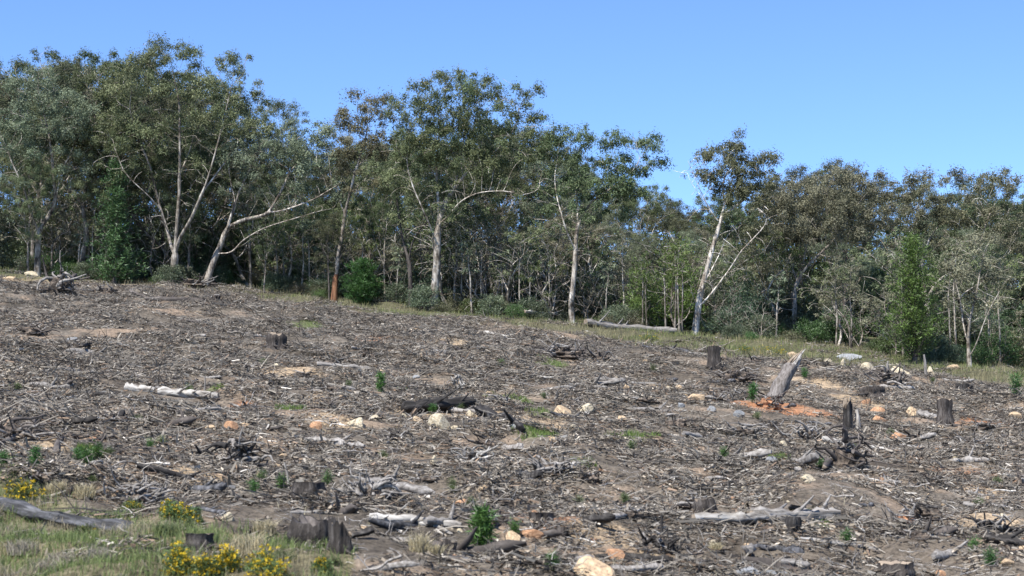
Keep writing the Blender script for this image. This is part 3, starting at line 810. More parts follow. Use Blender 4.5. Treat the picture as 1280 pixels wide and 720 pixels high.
for i in range(120):
    px = -20 + 1320 * (i + gs.random()) / 120
    x0 = at_depth(px, 360, 100)[0]
    Y = float(edge_y(x0)) + 0.6 + 6 * gs.random() ** 1.4
    if min(abs(px - h) for h in HEROX) < 11: Y += 3.0
    if 880 < px < 1030: Y += 2.0
    if any(a < px < b for a, b in ((792, 884), (1098, 1184), (122, 178), (428, 478))): Y = max(Y, float(edge_y(x0)) + 5.5)
    k = int(gs.choice(3, p=[0.4, 0.33, 0.27]))
    scatter(B[k], x0, Y, (0.5 + 0.95 * gs.random()) * (0.6 if Y < float(edge_y(x0)) + 1.5 else 1))
for i in range(64):
    px = (-10 + 150 * gs.random()) if i % 5 == 0 else (170 + 630 * gs.random() if i % 5 < 4 else 880 + 410 * gs.random())
    if min(abs(px - h) for h in HEROX) < 9 or 428 < px < 478: continue
    x0 = at_depth(px, 360, 100)[0]
    scatter(B[int(gs.choice(3, p=[0.35, 0.4, 0.25]))], x0, float(edge_y(x0)) - 0.6 + 2.2 * gs.random(), 0.35 + 0.55 * gs.random())
for i in range(46):
    px = -30 + 1340 * (i + gs.random()) / 46
    x0 = at_depth(px, 360, 106)[0]
    Y = float(edge_y(x0)) + 5 + 4 * gs.random()
    scatter(B[3 + int(gs.random() < 0.45)], x0, Y, 0.7 + 0.55 * gs.random())
for i in range(46):
    px = -60 + 1400 * (i + gs.random()) / 46
    x0 = at_depth(px, 360, 118)[0]
    scatter(B[3 + int(gs.random() < 0.45)], x0, 114 + 16 * gs.random(), 1.5 + 0.6 * gs.random())
for i in range(44):
    px = -60 + 1400 * (i + gs.random()) / 44
    Y = 132 + 12 * gs.random(); scatter(B[3 + int(gs.random() < 0.45)], at_depth(px, 360, Y)[0], Y, 2.0 + 0.6 * gs.random())
for px, dy, sc in [(610, 1.5, 1.2), (640, 2.5, 1.3), (665, 1, 1.1), (690, 0.6, 0.9), (735, 2, 1.0), (1085, 1, 1.1), (1110, 0.8, 0.9), (940, 1.5, 1.0), (385, 1.5, 0.9), (1060, 2, 1.2), (30, 1, .9), (905, 2, .9), (1180, 1.4, 1.0), (340, 2, 1.0), (580, 3, 1.2)] + [(20 + 1260 * (i + gs.random()) / 34, 2.0 + 4 * gs.random(), 1.3 + 1.2 * gs.random()) for i in range(24)]:
    x0 = at_depth(px, 360, 100)[0]
    scatter(BARE[int(gs.random() < 0.5)], x0, float(edge_y(x0)) + dy, sc)

# slender pole saplings
def pole(seed, h, leaf, label, lean=0.03):
    g = np.random.default_rng(seed)
    limbs = [[(0, 0, -0.2), (lean * h * 0.3, 0, h * 0.35), (lean * h * 0.5, 0.05, h * 0.65), (lean * h, 0, h * 0.92)]]
    cl = clump_field([(lean * h, 0, h * 0.88, 0.6, 0.6, h * 0.14), (lean * h * 0.6, 0, h * 0.62, 0.55, 0.55, h * 0.12)], 0.45, g, rad=(0.18, 0.32))
    t = gum_tree('sapling', limbs, cl, 0.055, leaf[0], leaf[1], 'bark_pale', seed=seed, per=20, att=4, twigs=0.3, rsp=0.3, step=0.22, leafL=(0.1, 0.18))
    t['used'] = 0
    tag(t, label, 'sapling', 'slender saplings along the forest edge')
    return t
PO = [pole(31, 4.6, ((0.07, 0.10, 0.03), (0.14, 0.18, 0.06)), 'slender pale stemmed sapling with yellow green top', 0.02),
      pole(32, 3.8, (GREY_A, GREY_B), 'slender pale stemmed sapling with grey green top', 0.07),
      pole(33, 5.4, (BROWN_A, BROWN_B), 'slender pale stemmed sapling with thin brownish top', -0.04)]
for px, dy, k, sc in [(826, .8, 0, 1.0), (838, 1.0, 0, 1.12), (842, .7, 0, 1.05), (846, 1.0, 0, .95), (800, 1.4, 0, .9), (806, 1.6, 0, .8), (325, .8, 1, 1.0), (334, 1.5, 1, 1.1), (590, .6, 1, 1.1),
                      (576, 2, 2, 1.0), (602, 2.2, 2, 1.0), (650, 1.0, 2, .9), (660, 1.2, 1, 1.0), (1032, .4, 2, .9), (1050, 1.5, 2, .9), (1135, .3, 2, 1.15), (1130, .5, 2, 1.05), (1242, .5, 2, 1.0), (1252, .8, 1, 1.1),
                      (1274, .6, 2, 1.0), (1190, 1.2, 2, 1.0), (1180, 1.8, 1, 1.0), (70, 1.0, 1, .9), (90, 1.4, 2, .9), (300, 1.4, 2, .8), (358, 2, 2, 1.1), (372, 2.2, 1, 1.2), (475, 2.4, 2, 1.0), (490, 1.8, 1, .9), (755, 1.6, 1, 1.0), (778, 2.4, 2, 1.0), (960, 2.0, 1, 1.0), (1085, 2.2, 2, 1.1), (8, 1.0, 2, 1.2), (268, 3, 2, 1.0), (630, 1.8, 1, 1.0), (686, 1.4, 2, .9)]:
    x0 = at_depth(px, 380, 100)[0]
    scatter(PO[k], x0, float(edge_y(x0)) + dy, sc)

def crooked(seed, h, leaf, label, bark):
    g = np.random.default_rng(seed)
    def kink(p, d, L, n=6):
        out = [p]
        for i in range(n):
            d = unit(d + g.normal(size=3) * 0.34 + np.array([0, 0, 0.12])); out.append(out[-1] + d * L / n)
        return out
    l0 = kink(np.array([0, 0, -0.2]), np.array([g.normal() * 0.3, g.normal() * 0.3, 1.0]), h)
    limbs = [l0]; ends = [l0[-1]]
    for i in range(5):
        k = 1 + int(g.integers(5)); a = g.random() * 6.28
        q = kink(np.array(l0[k]), np.array([math.cos(a), math.sin(a) * 0.7, 0.55 + 0.5 * g.random()]), h * (0.28 + 0.3 * g.random())); limbs.append(q); ends.append(q[-1])
    cl = clump_field([(e[0], e[1], e[2], 0.7, 0.7, 0.5) for e in ends], 0.6, g, rad=(0.22, 0.42))
    t = gum_tree('crooked_gum', limbs, cl, 0.017 * h, leaf[0], leaf[1], bark, seed=seed, per=44, att=4, twigs=2.2, step=0.2)
    t['used'] = 0
    return tag(t, label, 'tree', 'crooked young gums along the forest edge')
CR = [crooked(51, 5.0, (GREEN_A, GREEN_B), 'crooked pale young gum with tangled bare branches', 'bark_pale'), crooked(52, 4.2, (BROWN_A, BROWN_B), 'crooked grey young gum with thin brownish leaf', 'bark_grey'),
      crooked(53, 6.2, (GREEN_A, GREEN_B), 'tall crooked pale gum with tangled bare branches', 'bark_pale'), crooked(54, 5.2, ((0.09, 0.125, 0.045), (0.20, 0.24, 0.10)), 'sparse crooked pale gum with forked bare limbs', 'bark_pale')]
for i in range(64):
    px = -10 + 1300 * (i + gs.random()) / 64
    if any(a < px < b for a, b in ((795, 882), (1100, 1182), (124, 176), (430, 474))): continue
    x0 = at_depth(px, 380, 100)[0]
    dy = 0.6 + 6 * gs.random()
    if min(abs(px - h) for h in HEROX) < 16 or 880 < px < 1030: dy += 5
    scatter(CR[int(gs.integers(4))], x0, float(edge_y(x0)) + dy, 0.7 + 0.6 * gs.random())

# ------------------------------------------------------------------ conifers
def conifer(name, h, rad, leaf, seed, label, cat='pine', whorls=26, per=9, upsw=0.35, bare=0.03, nl=14, L=(0.10, 0.2), shape=0.8, group=None, droop=0.35, wr=0.16, minbr=5):
    g = np.random.default_rng(seed)
    root = tag(obj(name, None), label, cat, group)
    mb = MB(); tube(mb, [(0, 0, -0.15), (0.01 * h, 0, h * 0.5), (0, 0, h * 0.97)], [0.022 * h + 0.004, 0.014 * h, 0.003 * h], 6, cap=False)
    ml = MB(); cen = []; sp = max(0.05, 0.055 * h ** 0.75)
    for i in range(whorls):
        t = bare + (1 - bare) * (i + 0.5 * g.random()) / whorls
        z = t * h
        R0 = rad * (1 - t) ** shape * (0.65 + 0.55 * g.random()) + 0.02 * h
        nb = minbr + int(g.integers(3))
        for b in range(nb):
            a = 2 * PI * (b + g.random() * 0.9) / nb
            ln = R0 * (0.5 + 0.7 * g.random())
            e = np.array([math.cos(a) * ln, math.sin(a) * ln, z + upsw * ln])
            o = np.array([0, 0, z])
            m = (o + e) / 2 - np.array([0, 0, 0.06 * ln])
            q = curve_pts([o, m, e], 6)
            tube(mb, q, np.linspace(0.006 * h * (1 - t) + 0.004, 0.003, 6), 3, cap=False)
            ns = max(2, int(ln / (sp * 1.1)))
            for s in np.linspace(0.3, 1.0, ns):
                p = q[min(5, int(s * 5))] * 1.0
                cen.append(p + g.normal(size=3) * sp * 0.6)
    cen = np.array(cen)
    leaf_quads(ml, cen, nl, (sp * 1.1, sp * 1.1, sp), L, wr, leaf[0], leaf[1], droop=droop, g=g, clump_jit=0.8)
    obj('trunk', mb.mesh(name + '_trunk', M['bark_dark'], True), root)
    obj('crown', ml.mesh(name + '_crown', M['needle'], False), root)
    root['used'] = 0
    return root
PINE_A, PINE_B = (0.034, 0.076, 0.026), (0.080, 0.148, 0.052)
c = conifer('pine_tree', 6.8, 1.5, (PINE_A, PINE_B), 41, 'dark green young pine at the forest edge among grey gums', nl=20, L=(0.14, 0.28), wr=0.2)
b = ground_at(150, 351); b[1] -= 1.5; b[2] = float(terrain(b[0], b[1])); place(c, b, 0.4)
c = conifer('pine_tree', 2.5, 1.35, ((0.02, 0.062, 0.014), (0.05, 0.13, 0.03)), 42, 'bushy bright green young pine beside the orange based gum', nl=26, whorls=14, shape=0.55, L=(0.1, 0.2), minbr=7)
b = ground_at(452, 380); place(c, b, 0.4)
c = conifer('cypress_tree', 5.9, 1.6, ((0.055, 0.088, 0.018), (0.125, 0.185, 0.040)), 43, 'bright green conical cypress with thin stems in front', 'cypress', whorls=30, upsw=0.9, shape=0.72, nl=20, L=(0.12, 0.24), minbr=6)
b = ground_at(1140, 452); b[1] -= 0.6; b[2] = float(terrain(b[0], b[1])); place(c, b, 0.2)
b5 = bush('wattle_tree', 1.25, 5.2, 240, 46, ((0.08, 0.115, 0.024), (0.18, 0.22, 0.055)), (0.1, 0.2), 0.22, 'bush_leaf', 44, 'tall yellow green wattle behind the leaning white gum', 'wattle', None, fill=0.1)
b = ground_at(850, 414); b[1] += 0.4; b[2] = float(terrain(b[0], b[1])); place(b5, b, 0.2)
b5 = bush('wattle_tree', 1.1, 3.4, 170, 46, ((0.08, 0.12, 0.026), (0.17, 0.215, 0.06)), (0.1, 0.2), 0.22, 'bush_leaf', 45, 'yellow green feathery wattle behind the thin pale stems', 'wattle', None, fill=0.1)
b = ground_at(806, 411); b[1] += 0.6; b[2] = float(terrain(b[0], b[1])); place(b5, b, 0.2)
b5 = bush('shrub', 1.5, 2.5, 170, 44, ((0.05, 0.08, 0.045), (0.11, 0.15, 0.09)), (0.08, 0.16), 0.35, 'bush_leaf', 46, 'broad grey green bush between white gum and twisted brown gum', 'shrub', None)
p = at_depth(930, 425, 99.5); place(b5, (p[0], 99.5, float(terrain(p[0], 99.5))), 0.2)


# ------------------------------------------------------------------ labels that place forest copies by what they stand behind
LAND = [(47, 'the forked grey gum'), (150, 'the dark pine'), (235, 'the many stemmed gum'), (340, 'the leaning gum'), (425, 'the orange based gum'), (545, 'the thick cream trunk'),
        (640, 'the bare forked saplings'), (716, 'the open umbrella gum'), (800, 'the fallen trunk'), (870, 'the leaning white gum'), (995, 'the twisted brown gum'), (1140, 'the green cypress'), (1225, 'the multi stemmed gum')]
for o in [q for q in COL.objects if q.parent is None and q.get('group') in ('gum trees in the forest behind the edge', 'shrubs of the forest understorey', 'crooked young gums along the forest edge', 'slender saplings along the forest edge', 'bare shrubs at the forest edge')]:
    px, _ = project(*o.location)
    nm = min(LAND, key=lambda a: abs(a[0] - px))[1]
    d = o.location[1] - float(edge_y(o.location[0]))
    row = 'close' if d < 4 else ('just' if d < 9 else ('some way' if d < 17 else 'far'))
    base = o['label'].split(' deep')[0].split(' standing')[0].split(' in the')[0].split(' filling')[0].split(' under')[0].split(' at the')[0].split(' along')[0]
    o['label'] = base + ' ' + row + ' behind ' + nm

# ------------------------------------------------------------------ things lying on the cleared slope
def quat_to(v):
    return Vector([float(q) for q in v]).to_track_quat('Z', 'Y')

def along(P):
    """origin at the middle of P, local Z along it: returns local points, location, quaternion"""
    P = np.asarray(P, float); mid = P.mean(0); q = quat_to(P[-1] - P[0]); m = np.array(q.to_matrix())
    return (P - mid) @ m, mid, q

def disc(mb, ring, bulge, col=None, g=rng):
    c = ring.mean(0); n = len(ring)
    inner = c + (ring - c) * 0.55 + bulge * (0.6 + 0.4 * g.random((n, 1)))
    v = np.vstack([ring, inner, c + bulge]); j = np.arange(n); k = (j + 1) % n
    mb.add(v, np.stack([j, k, n + k, n + j], -1), col)
    mb.add(v, np.stack([n + j, n + k, np.full(n, 2 * n)], -1), col)

def ground_line(a, b, n, r, lift=0.45, bend=0.0, g=rng):
    A = ground_at(*a); Bq = ground_at(*b)
    t = np.linspace(0, 1, n)[:, None]
    P = A + (Bq - A) * t
    side = np.array([-(Bq - A)[1], (Bq - A)[0], 0]); side = side / (np.linalg.norm(side) + 1e-6)
    P += side * bend * np.sin(t * PI) + side * 0.5 * r * (fbm(t[:, 0] * 5, t[:, 0] * 0 + g.random() * 99, 1.0, 2, 5)[:, None] - 0.5)
    zt = terrain(P[:, 0], P[:, 1])
    P[:, 2] = np.maximum(0.65 * np.linspace(zt[0], zt[-1], n) + 0.35 * zt, zt - 0.25 * r) + r * lift
    return P

def log(name, a, b, thick, mat, label, cat='log', taper=0.75, bend=0.0, stubs=2, seed=1, ends='cut_wood', lift=0.65, group='logs left on the cleared slope', rough=0.5, split=False):
    g = np.random.default_rng(seed)
    A = ground_at(*a); r = thick * A[1] / F / 2
    n = 14
    P = ground_line(a, b, n, r, lift, bend, g)
    L, mid, q = along(P)
    root = tag(obj(name, None), label, cat, group)
    root.location = mid; root.rotation_mode = 'QUATERNION'; root.rotation_quaternion = q
    rad = r * np.linspace(1, taper, n) * (1 + 0.4 * (g.random(n) - 0.5)); rad[0] *= 0.75; rad[-1] *= 0.7
    mb = MB(); V = tube(mb, L, rad, 14, rough=rough, cap=False, seed=seed)
    obj('trunk', mb.mesh('log_trunk', M[mat], True), root)
    for ring, sgn in ((V[0], -1), (V[-1], 1)):
        m2 = MB(); disc(m2, ring, np.array([0, 0, sgn * r * 0.12]), g=g)
        obj('broken_end', m2.mesh('log_end', M[ends], False), root)
    for i in range(stubs):
        k = int(g.integers(2, n - 2)); a2 = g.random() * 6.28
        d = np.array([math.cos(a2), math.sin(a2), 0.5 + 0.6 * g.random()]); ln = r * (1.6 + 3.5 * g.random())
        m3 = MB(); tube(m3, curve_pts([L[k], L[k] + d * ln * 0.5, L[k] + d * ln + g.normal(size=3) * 0.2 * r], 5), np.linspace(r * 0.4, r * 0.12, 5), 6, rough=0.2)
        obj('branch_stub', m3.mesh('log_stub', M[mat], True), root)
    return root

log('fallen_log', (157, 487), (193, 492), 11, 'bleached', 'short bleached log lying end on to a longer white log', seed=2)
log('fallen_log', (198, 493), (273, 500), 11, 'bleached', 'long bleached white log with dark knots on the slope', seed=3, taper=0.9, stubs=3)
log('fallen_log', (215, 516), (276, 514), 8, 'weathered', 'split grey log just below the long white log', seed=4, taper=0.6)
log('fallen_log', (396, 458), (464, 464), 8, 'weathered', 'smooth grey log lying alone above the narrow pine seedling', seed=5, taper=0.6, stubs=1)
log('fallen_log', (133, 433), (166, 439), 6, 'bleached', 'small pale log high on the slope', seed=6, bend=0.2)
log('burnt_log', (505, 518), (592, 508), 16, 'charred', 'thick blackened log above the cream boulders', seed=7, taper=0.8, lift=0.9, stubs=3, ends='charred')
log('burnt_log', (600, 518), (652, 543), 14, 'charred', 'black hollow log pointing down the slope beside green grass', seed=8, lift=0.9, taper=0.7, ends='charred')
log('fallen_log', (545, 511), (612, 520), 7, 'weathered', 'cracked grey bough between the two blackened logs', seed=19, taper=0.6)
log('fallen_log', (-25, 624), (166, 664), 15, 'grey_log', 'long grey log lying in the grass of the verge', seed=9, taper=0.95, bend=-0.3, stubs=1, lift=0.5)
log('fallen_log', (462, 648), (577, 660), 9, 'bleached', 'pale log with a whitened end among tangled sticks', seed=10, taper=0.95, stubs=3)
log('fallen_log', (514, 652), (566, 670), 6, 'bleached', 'thin pale log crossing in front of the whitened log', seed=11)
log('fallen_log', (866, 655), (960, 652), 13, 'bleached', 'crumbling pale log with a splintered end', seed=12, lift=1.0, rough=0.6, taper=1.1, stubs=4)
log('fallen_log', (940, 652), (1050, 651), 17, 'weathered', 'decayed hollow log behind a small black stump', seed=13, lift=1.0, rough=0.6, taper=0.7, stubs=5)
log('fallen_log', (1028, 551), (1066, 559), 7, 'bleached', 'short white log below the splintered snag', seed=14)
log('fallen_log', (1086, 560), (1153, 569), 5, 'bleached', 'thin white log beneath the fissured standing stump', seed=15)
log('fallen_log', (714, 486), (758, 485), 4, 'bleached', 'straight white pole on bare ground above the tan boulders', seed=16, stubs=0)
log('fallen_log', (788, 480), (826, 483), 4, 'weathered', 'thin dark pole beside a tan stone', seed=17, stubs=1)
log('burnt_log', (182, 376), (254, 379), 7, 'bark_dark', 'dark log lying below the many stemmed gum', seed=18)
log('burnt_log', (163, 366), (186, 377), 6, 'bark_dark', 'short dark log tilted near the forest edge', seed=20)
log('burnt_log', (233, 402), (266, 406), 4, 'bark_dark', 'thin dark log high on the bare slope', seed=21)
log('fallen_log', (606, 417), (634, 425), 6, 'bleached', 'stubby pale log near the forest edge grass', seed=22)
log('burnt_log', (551, 430), (577, 441), 5, 'bark_dark', 'short dark log on grey soil below the cream trunk', seed=23)
log('burnt_log', (862, 487), (930, 494), 6, 'bark_dark', 'dark log beside the row of tan stones', seed=24)
log('fallen_log', (1146, 520), (1170, 526), 11, 'weathered', 'grey block of trunk at the foot of the fissured stump', seed=25, stubs=0)
log('fallen_log', (1253, 596), (1292, 600), 6, 'bleached', 'white log end by the edge of bare orange earth', seed=26)
log('fallen_log', (1205, 632), (1225, 636), 7, 'weathered', 'short round grey log on bare soil', seed=27, stubs=0)
log('burnt_log', (1232, 678), (1292, 690), 16, 'charred', 'charred log with a jagged black face', seed=28, rough=0.7, ends='charred')
log('burnt_log', (975, 707), (1012, 712), 12, 'weathered', 'blocky cut log low on the slope', seed=29, stubs=1)
log('fallen_log', (920, 722), (990, 724), 12, 'rock_grey', 'blue grey smooth log low on the slope', seed=30, stubs=0, ends='weathered')
log('fallen_log', (716, 586), (742, 583), 9, 'bleached', 'short wide slab of white wood on bare ground', seed=31, stubs=0, rough=0.4)
log('fallen_log', (1125, 558), (1200, 566), 5, 'weathered', 'grey pole lying between orange earth patches', seed=32)
log('fallen_log', (68, 574), (148, 546), 8, 'bark_dark', 'crooked dark bough above a clump of green seedlings', seed=33, bend=0.35, taper=0.45, stubs=5)
log('fallen_log', (-5, 562), (44, 527), 8, 'bark_dark', 'forked dark bough propped on the slope', seed=34, bend=-0.2, taper=0.4, stubs=6, lift=1.2)
log('fallen_log', (104, 470), (175, 472), 5, 'bark_dark', 'twisting dark bough above the bleached logs', seed=35, bend=0.4, taper=0.5, stubs=5)
log('fallen_log', (150, 464), (178, 478), 4, 'bark_dark', 'short hooked dark bough above the bleached logs', seed=36, bend=-0.3, stubs=3)
log('fallen_log', (1000, 675), (1060, 683), 5, 'bleached', 'slim bleached pole below the hollow log', seed=37)
log('fallen_log', (1030, 590), (1062, 560), 8, 'bark_dark', 'dark bough leaning out of the tangled root heap', seed=38, lift=1.6, stubs=3, taper=0.5)
# fallen tree along the forest edge
ft = log('fallen_tree', (732, 407), (846, 418), 8, 'weathered', 'long fallen pale tree lying along the forest edge', 'log', taper=1.2, stubs=14, bend=0.5, seed=40, group='logs left on the cleared slope', lift=1.2)
log('fallen_log', (656, 398), (706, 402), 5, 'bleached', 'broken bleached bough under the open umbrella gum', seed=41, lift=3.5, stubs=5, taper=0.5)

# ---- stumps
def stump(px, py, wpx, hpx, label, mat='stump_bark', top='cut_wood', seed=1, jag=0.12, lean=(0, 0), roots=4, hollow=False):
    g = np.random.default_rng(seed)
    b = ground_at(px, py); mpp = b[1] / F; r = wpx * mpp / 2; h = hpx * mpp * 1.08
    root = tag(obj('tree_stump', None, None, b), label, 'stump', 'stumps on the cleared slope')
    root.rotation_euler = (lean[1], lean[0], g.random() * 6.28 if lean == (0, 0) else 0)
    ns, nr = 26, 7
    an = np.arange(ns) * 2 * PI / ns
    ridge = 1 + 0.10 * np.sin(an * 5 + g.random() * 6) + 0.12 * (g.random(ns) - 0.5) * 2 + 0.10 * np.sin(an * 2 + seed)
    V = []
    for i in range(nr):
        t = i / (nr - 1); z = -0.15 + t * (h + 0.15)
        fl = 1 + 0.42 * math.exp(-max(t, 0) * 4.5) * (1 + 0.35 * np.sin(an * 4 + seed))
        rr = r * fl * (ridge + 0.13 * (g.random(ns) - 0.5)) * (1 + 0.08 * math.sin(i * 1.7 + seed))
        zz = z + (jag * h * (1.4 * (fbm(an * 1.3, an * 0 + seed, 1.0, 2, seed) - 0.4) + 0.5 * (g.random(ns) - 0.5)) if i == nr - 1 else 0)
        V.append(np.stack([np.cos(an) * rr, np.sin(an) * rr, zz + 0 * an], 1))
    V = np.array(V)
    i = np.arange(nr - 1)[:, None] * ns; j = np.arange(ns)[None, :]; k = (j + 1) % ns
    mb = MB(); mb.add(V.reshape(-1, 3), np.stack([i + j, i + k, i + ns + k, i + ns + j], -1).reshape(-1, 4))
    obj('bark', mb.mesh('stump_bark', M[mat], True), root)
    m2 = MB(); ring = V[-1] * np.array([0.98, 0.98, 1]) - np.array([0, 0, 0.012])
    disc(m2, ring, np.array([0, 0, -0.4 * h if hollow else 0.02 * h]), g=g)
    obj('cut_face', m2.mesh('stump_cut', M[top], False), root)
    for q in range(roots):
        a = 6.28 * (q + 0.6 * g.random()) / roots; d = np.array([math.cos(a), math.sin(a), 0]); ln = r * (0.8 + 1.6 * g.random())
        s = np.array([d[1], -d[0], 0]) * 0.4 * r * g.normal()
        m3 = MB(); tube(m3, curve_pts([d * r * 0.6 + [0, 0, 0.3 * h], d * (r * 1.1) + [0, 0, 0.08 * h], d * (r + ln) + s - [0, 0, 0.08 * h]], 6), np.linspace(0.26, 0.06, 6) * r, 6, rough=0.25)
        obj('root', m3.mesh('stump_root', M[mat], True), root)
    return root
stump(395, 684, 52, 28, 'large dark fissured stump beside the verge with a hollow side', seed=1, roots=5, jag=0.45, top='bark_dark', hollow=True)
stump(384, 622, 42, 17, 'flat topped black stump with pale sticks rising behind it', seed=2, top='cut_wood', jag=0.08)
stump(677, 656, 27, 14, 'small stump behind a patch of orange clay', seed=3)
stump(893, 461, 15, 25, 'upright dark stump on a root mound by the forest edge', seed=4, roots=6)
stump(1182, 531, 17, 29, 'tall fissured grey stump standing near orange clay', seed=5)
stump(992, 666, 18, 18, 'small black stump in front of the hollow log', mat='charred', top='charred', seed=6)
stump(882, 641, 28, 13, 'low rotten stump near the crumbling pale log', seed=7, jag=0.4)
stump(1120, 724, 42, 18, 'broad purple grey stump low on the slope', seed=8, jag=0.3)
stump(248, 684, 34, 15, 'low sawn stump in the verge between flowering bushes', seed=9)
stump(1060, 536, 11, 28, 'splintered dark snag with white shards beside it', mat='charred', seed=10, jag=0.5, roots=3)
stump(560, 690, 22, 12, 'low decayed stump behind the straw tussock', seed=11, jag=0.4)
stump(1090, 494, 26, 9, 'low grey stump below the cream boulders', seed=12, jag=0.4)
stump(345, 434, 22, 16, 'decayed stump with torn roots high on the slope', seed=13, jag=0.5, roots=7)
stump(700, 668, 20, 8, 'low cut stump beside orange clay', seed=14)
stump(1205, 492, 20, 9, 'black broken stump near the forest edge', mat='charred', top='charred', seed=15, jag=0.6)
stump(425, 690, 26, 26, 'narrow pale hollow stump leaning on the large fissured one', seed=16, jag=0.8, mat='stump_bark', hollow=True, roots=2)

# leaning broken trunk with torn roots
def leaning_trunk():
    g = np.random.default_rng(4)
    b = ground_at(962, 500); mpp = b[1] / F
    root = tag(obj('leaning_snag', None, None, b), 'leaning broken trunk with a pale splintered tip', 'snag')
    tip = at_depth(990, 457, b[1] + 0.5) - b; end = at_depth(1006, 436, b[1] + 0.7) - b
    P = curve_pts([(0, 0, -0.25), tip * 0.5 + [0.05, 0, 0], tip], 9)
    q = quat_to(tip)
    mb = MB(); V = tube(mb, P, np.linspace(9.5, 7.5, 9) * mpp, 18, (0.62, 0.6, 0.6), rough=0.4, cap=False, seed=3)
    obj('bark', mb.mesh('leaning_bark', M['weathered'], True), root)
    ax = unit(end - tip)
    for i in range(9):
        o = V[-1][int(i * 14 / 9)] * 0.75 + tip * 0.25
        ln = np.linalg.norm(end - tip) * (0.35 + 0.65 * g.random()) if i else np.linalg.norm(end - tip)
        ep = tip + ax * ln + (o - tip) * 0.35
        m = MB(); tube(m, curve_pts([o - ax * 0.15, (o + ep) / 2 + g.normal(size=3) * 0.02, ep], 4), np.array([0.06, 0.055, 0.035, 0.006]), 5)
        s_ = obj('splinter', m.mesh('splinter', M['cut_wood' if i % 3 else 'bleached'], False), root)
    return root
leaning_trunk()

def ico(sub=2):
    bm = bmesh.new(); bmesh.ops.create_icosphere(bm, subdivisions=sub, radius=1)
    v = np.array([q.co[:] for q in bm.verts]); f = np.array([[q.index for q in t.verts] for t in bm.faces]); bm.free()
    return v, f
ICO2, ICO3 = ico(2), ico(3)

def root_mass(px, py, wpx, hpx, label, mat='root_soil', rmat='bark_dark', seed=1, nroot=16, spread=1.0):
    g = np.random.default_rng(seed)
    b = ground_at(px, py); mpp = b[1] / F; w2 = 1.12 * wpx * mpp / 2; h = 1.3 * hpx * mpp
    root = tag(obj('root_heap', None, None, b), label, 'root heap', 'torn up roots on the cleared slope')
    v, f = ICO3
    nz = fbm(v[:, 0] * 2 + seed, v[:, 1] * 2 + v[:, 2] * 3, 1.0, 3, seed) - 0.5
    nz2 = g.normal(size=len(v)) * 0.05
    vv = v * (0.85 + 1.1 * nz + 1.6 * nz2)[:, None] * np.array([w2 * 0.68, w2 * 0.5, h * 0.42]); vv[:, 2] += h * 0.02
    mb = MB(); mb.add(vv, f, np.repeat(0.6 + 0.8 * g.random((len(v), 1)), 3, 1)); obj('soil_clod', mb.mesh('soil_clod', M[mat], False), root)
    for i in range(int(nroot * 1.6)):
        if i % 3 == 0:
            a = g.random() * 6.28; el = 0.02 + 0.8 * g.random() ** 1.5
            d = np.array([math.cos(a) * math.cos(el), math.sin(a) * math.cos(el) * 0.7, math.sin(el)])
            s0 = d * np.array([w2, w2, h]) * 0.35
            e = d * np.array([w2, w2, h]) * spread * (0.8 + 0.4 * g.random())
        else:
            s0 = unit(g.normal(size=3)) * np.array([w2 * 0.85, w2 * 0.5, h * 0.75]) * (0.5 + 0.5 * g.random()); s0[2] = abs(s0[2])
            d = g.normal(size=3); d[2] *= 0.35; d = unit(d)
            e = s0 + d * (0.35 + 0.55 * g.random()) * (0.6 * w2 + 0.3 * h); e[2] = max(e[2], 0)
        e2 = e + d * h * 0.2 + g.normal(size=3) * h * 0.16; e2[2] = max(e2[2], -0.02)
        m3 = MB(); rr = (0.02 + 0.065 * g.random() ** 2) * h + 0.008
        tube(m3, curve_pts([s0, (s0 + e) / 2 + g.normal(size=3) * 0.09 * h, e, e2], 6), np.linspace(rr, rr * 0.3, 6), 5, rough=0.25, seed=i)
        obj('root', m3.mesh('torn_root', M[rmat if g.random() < 0.65 else 'weathered'], True), root)
    return root
root_mass(74, 364, 40, 30, 'upturned dark root plate near the forked grey gum', seed=31, nroot=26)
root_mass(132, 366, 34, 12, 'low heap of dark torn roots by the pine', seed=2)
root_mass(240, 358, 60, 14, 'long heap of bark and roots at the many stemmed gum', seed=3, nroot=22)
root_mass(272, 377, 22, 16, 'small knot of roots below the leaning gum', seed=4, nroot=12)
root_mass(38, 418, 54, 16, 'earthy root heap with pale sticks high on the slope', seed=5)
root_mass(705, 448, 76, 22, 'wide heap of torn dark roots and brown clods', seed=6, nroot=30)
root_mass(752, 452, 40, 15, 'smaller root heap touching the wide one', seed=7)
root_mass(918, 476, 56, 18, 'brown root mound under the upright dark stump', seed=8, nroot=22)
root_mass(962, 510, 44, 20, 'red soil root ball of the leaning broken trunk', mat='red_soil', seed=9, nroot=16)
root_mass(1113, 483, 50, 24, 'dark root plate in front of the cream boulders', seed=10, nroot=22)
root_mass(1060, 588, 64, 44, 'tangled root heap with sticks jutting upward', seed=11, nroot=26, spread=1.15)
root_mass(296, 582, 52, 34, 'black tangle of thin burnt branches', mat='root_soil', rmat='charred', seed=12, nroot=34, spread=1.3)
root_mass(822, 690, 58, 26, 'charred root heap near a thin black upright stick', rmat='charred', seed=13, nroot=24)
root_mass(1216, 560, 44, 16, 'low dark root heap beside orange earth', seed=14)
root_mass(700, 558, 26, 10, 'flat root heap beside the green grass patch', seed=15, nroot=10)
root_mass(408, 510, 30, 14, 'earthy clump of roots on tan soil', seed=16, nroot=12)
root_mass(262, 503, 28, 9, 'small earthy root clump beside a tan clay patch', seed=17, nroot=10)
root_mass(495, 552, 26, 14, 'small black root clump with a white fork', rmat='charred', seed=18, nroot=14)
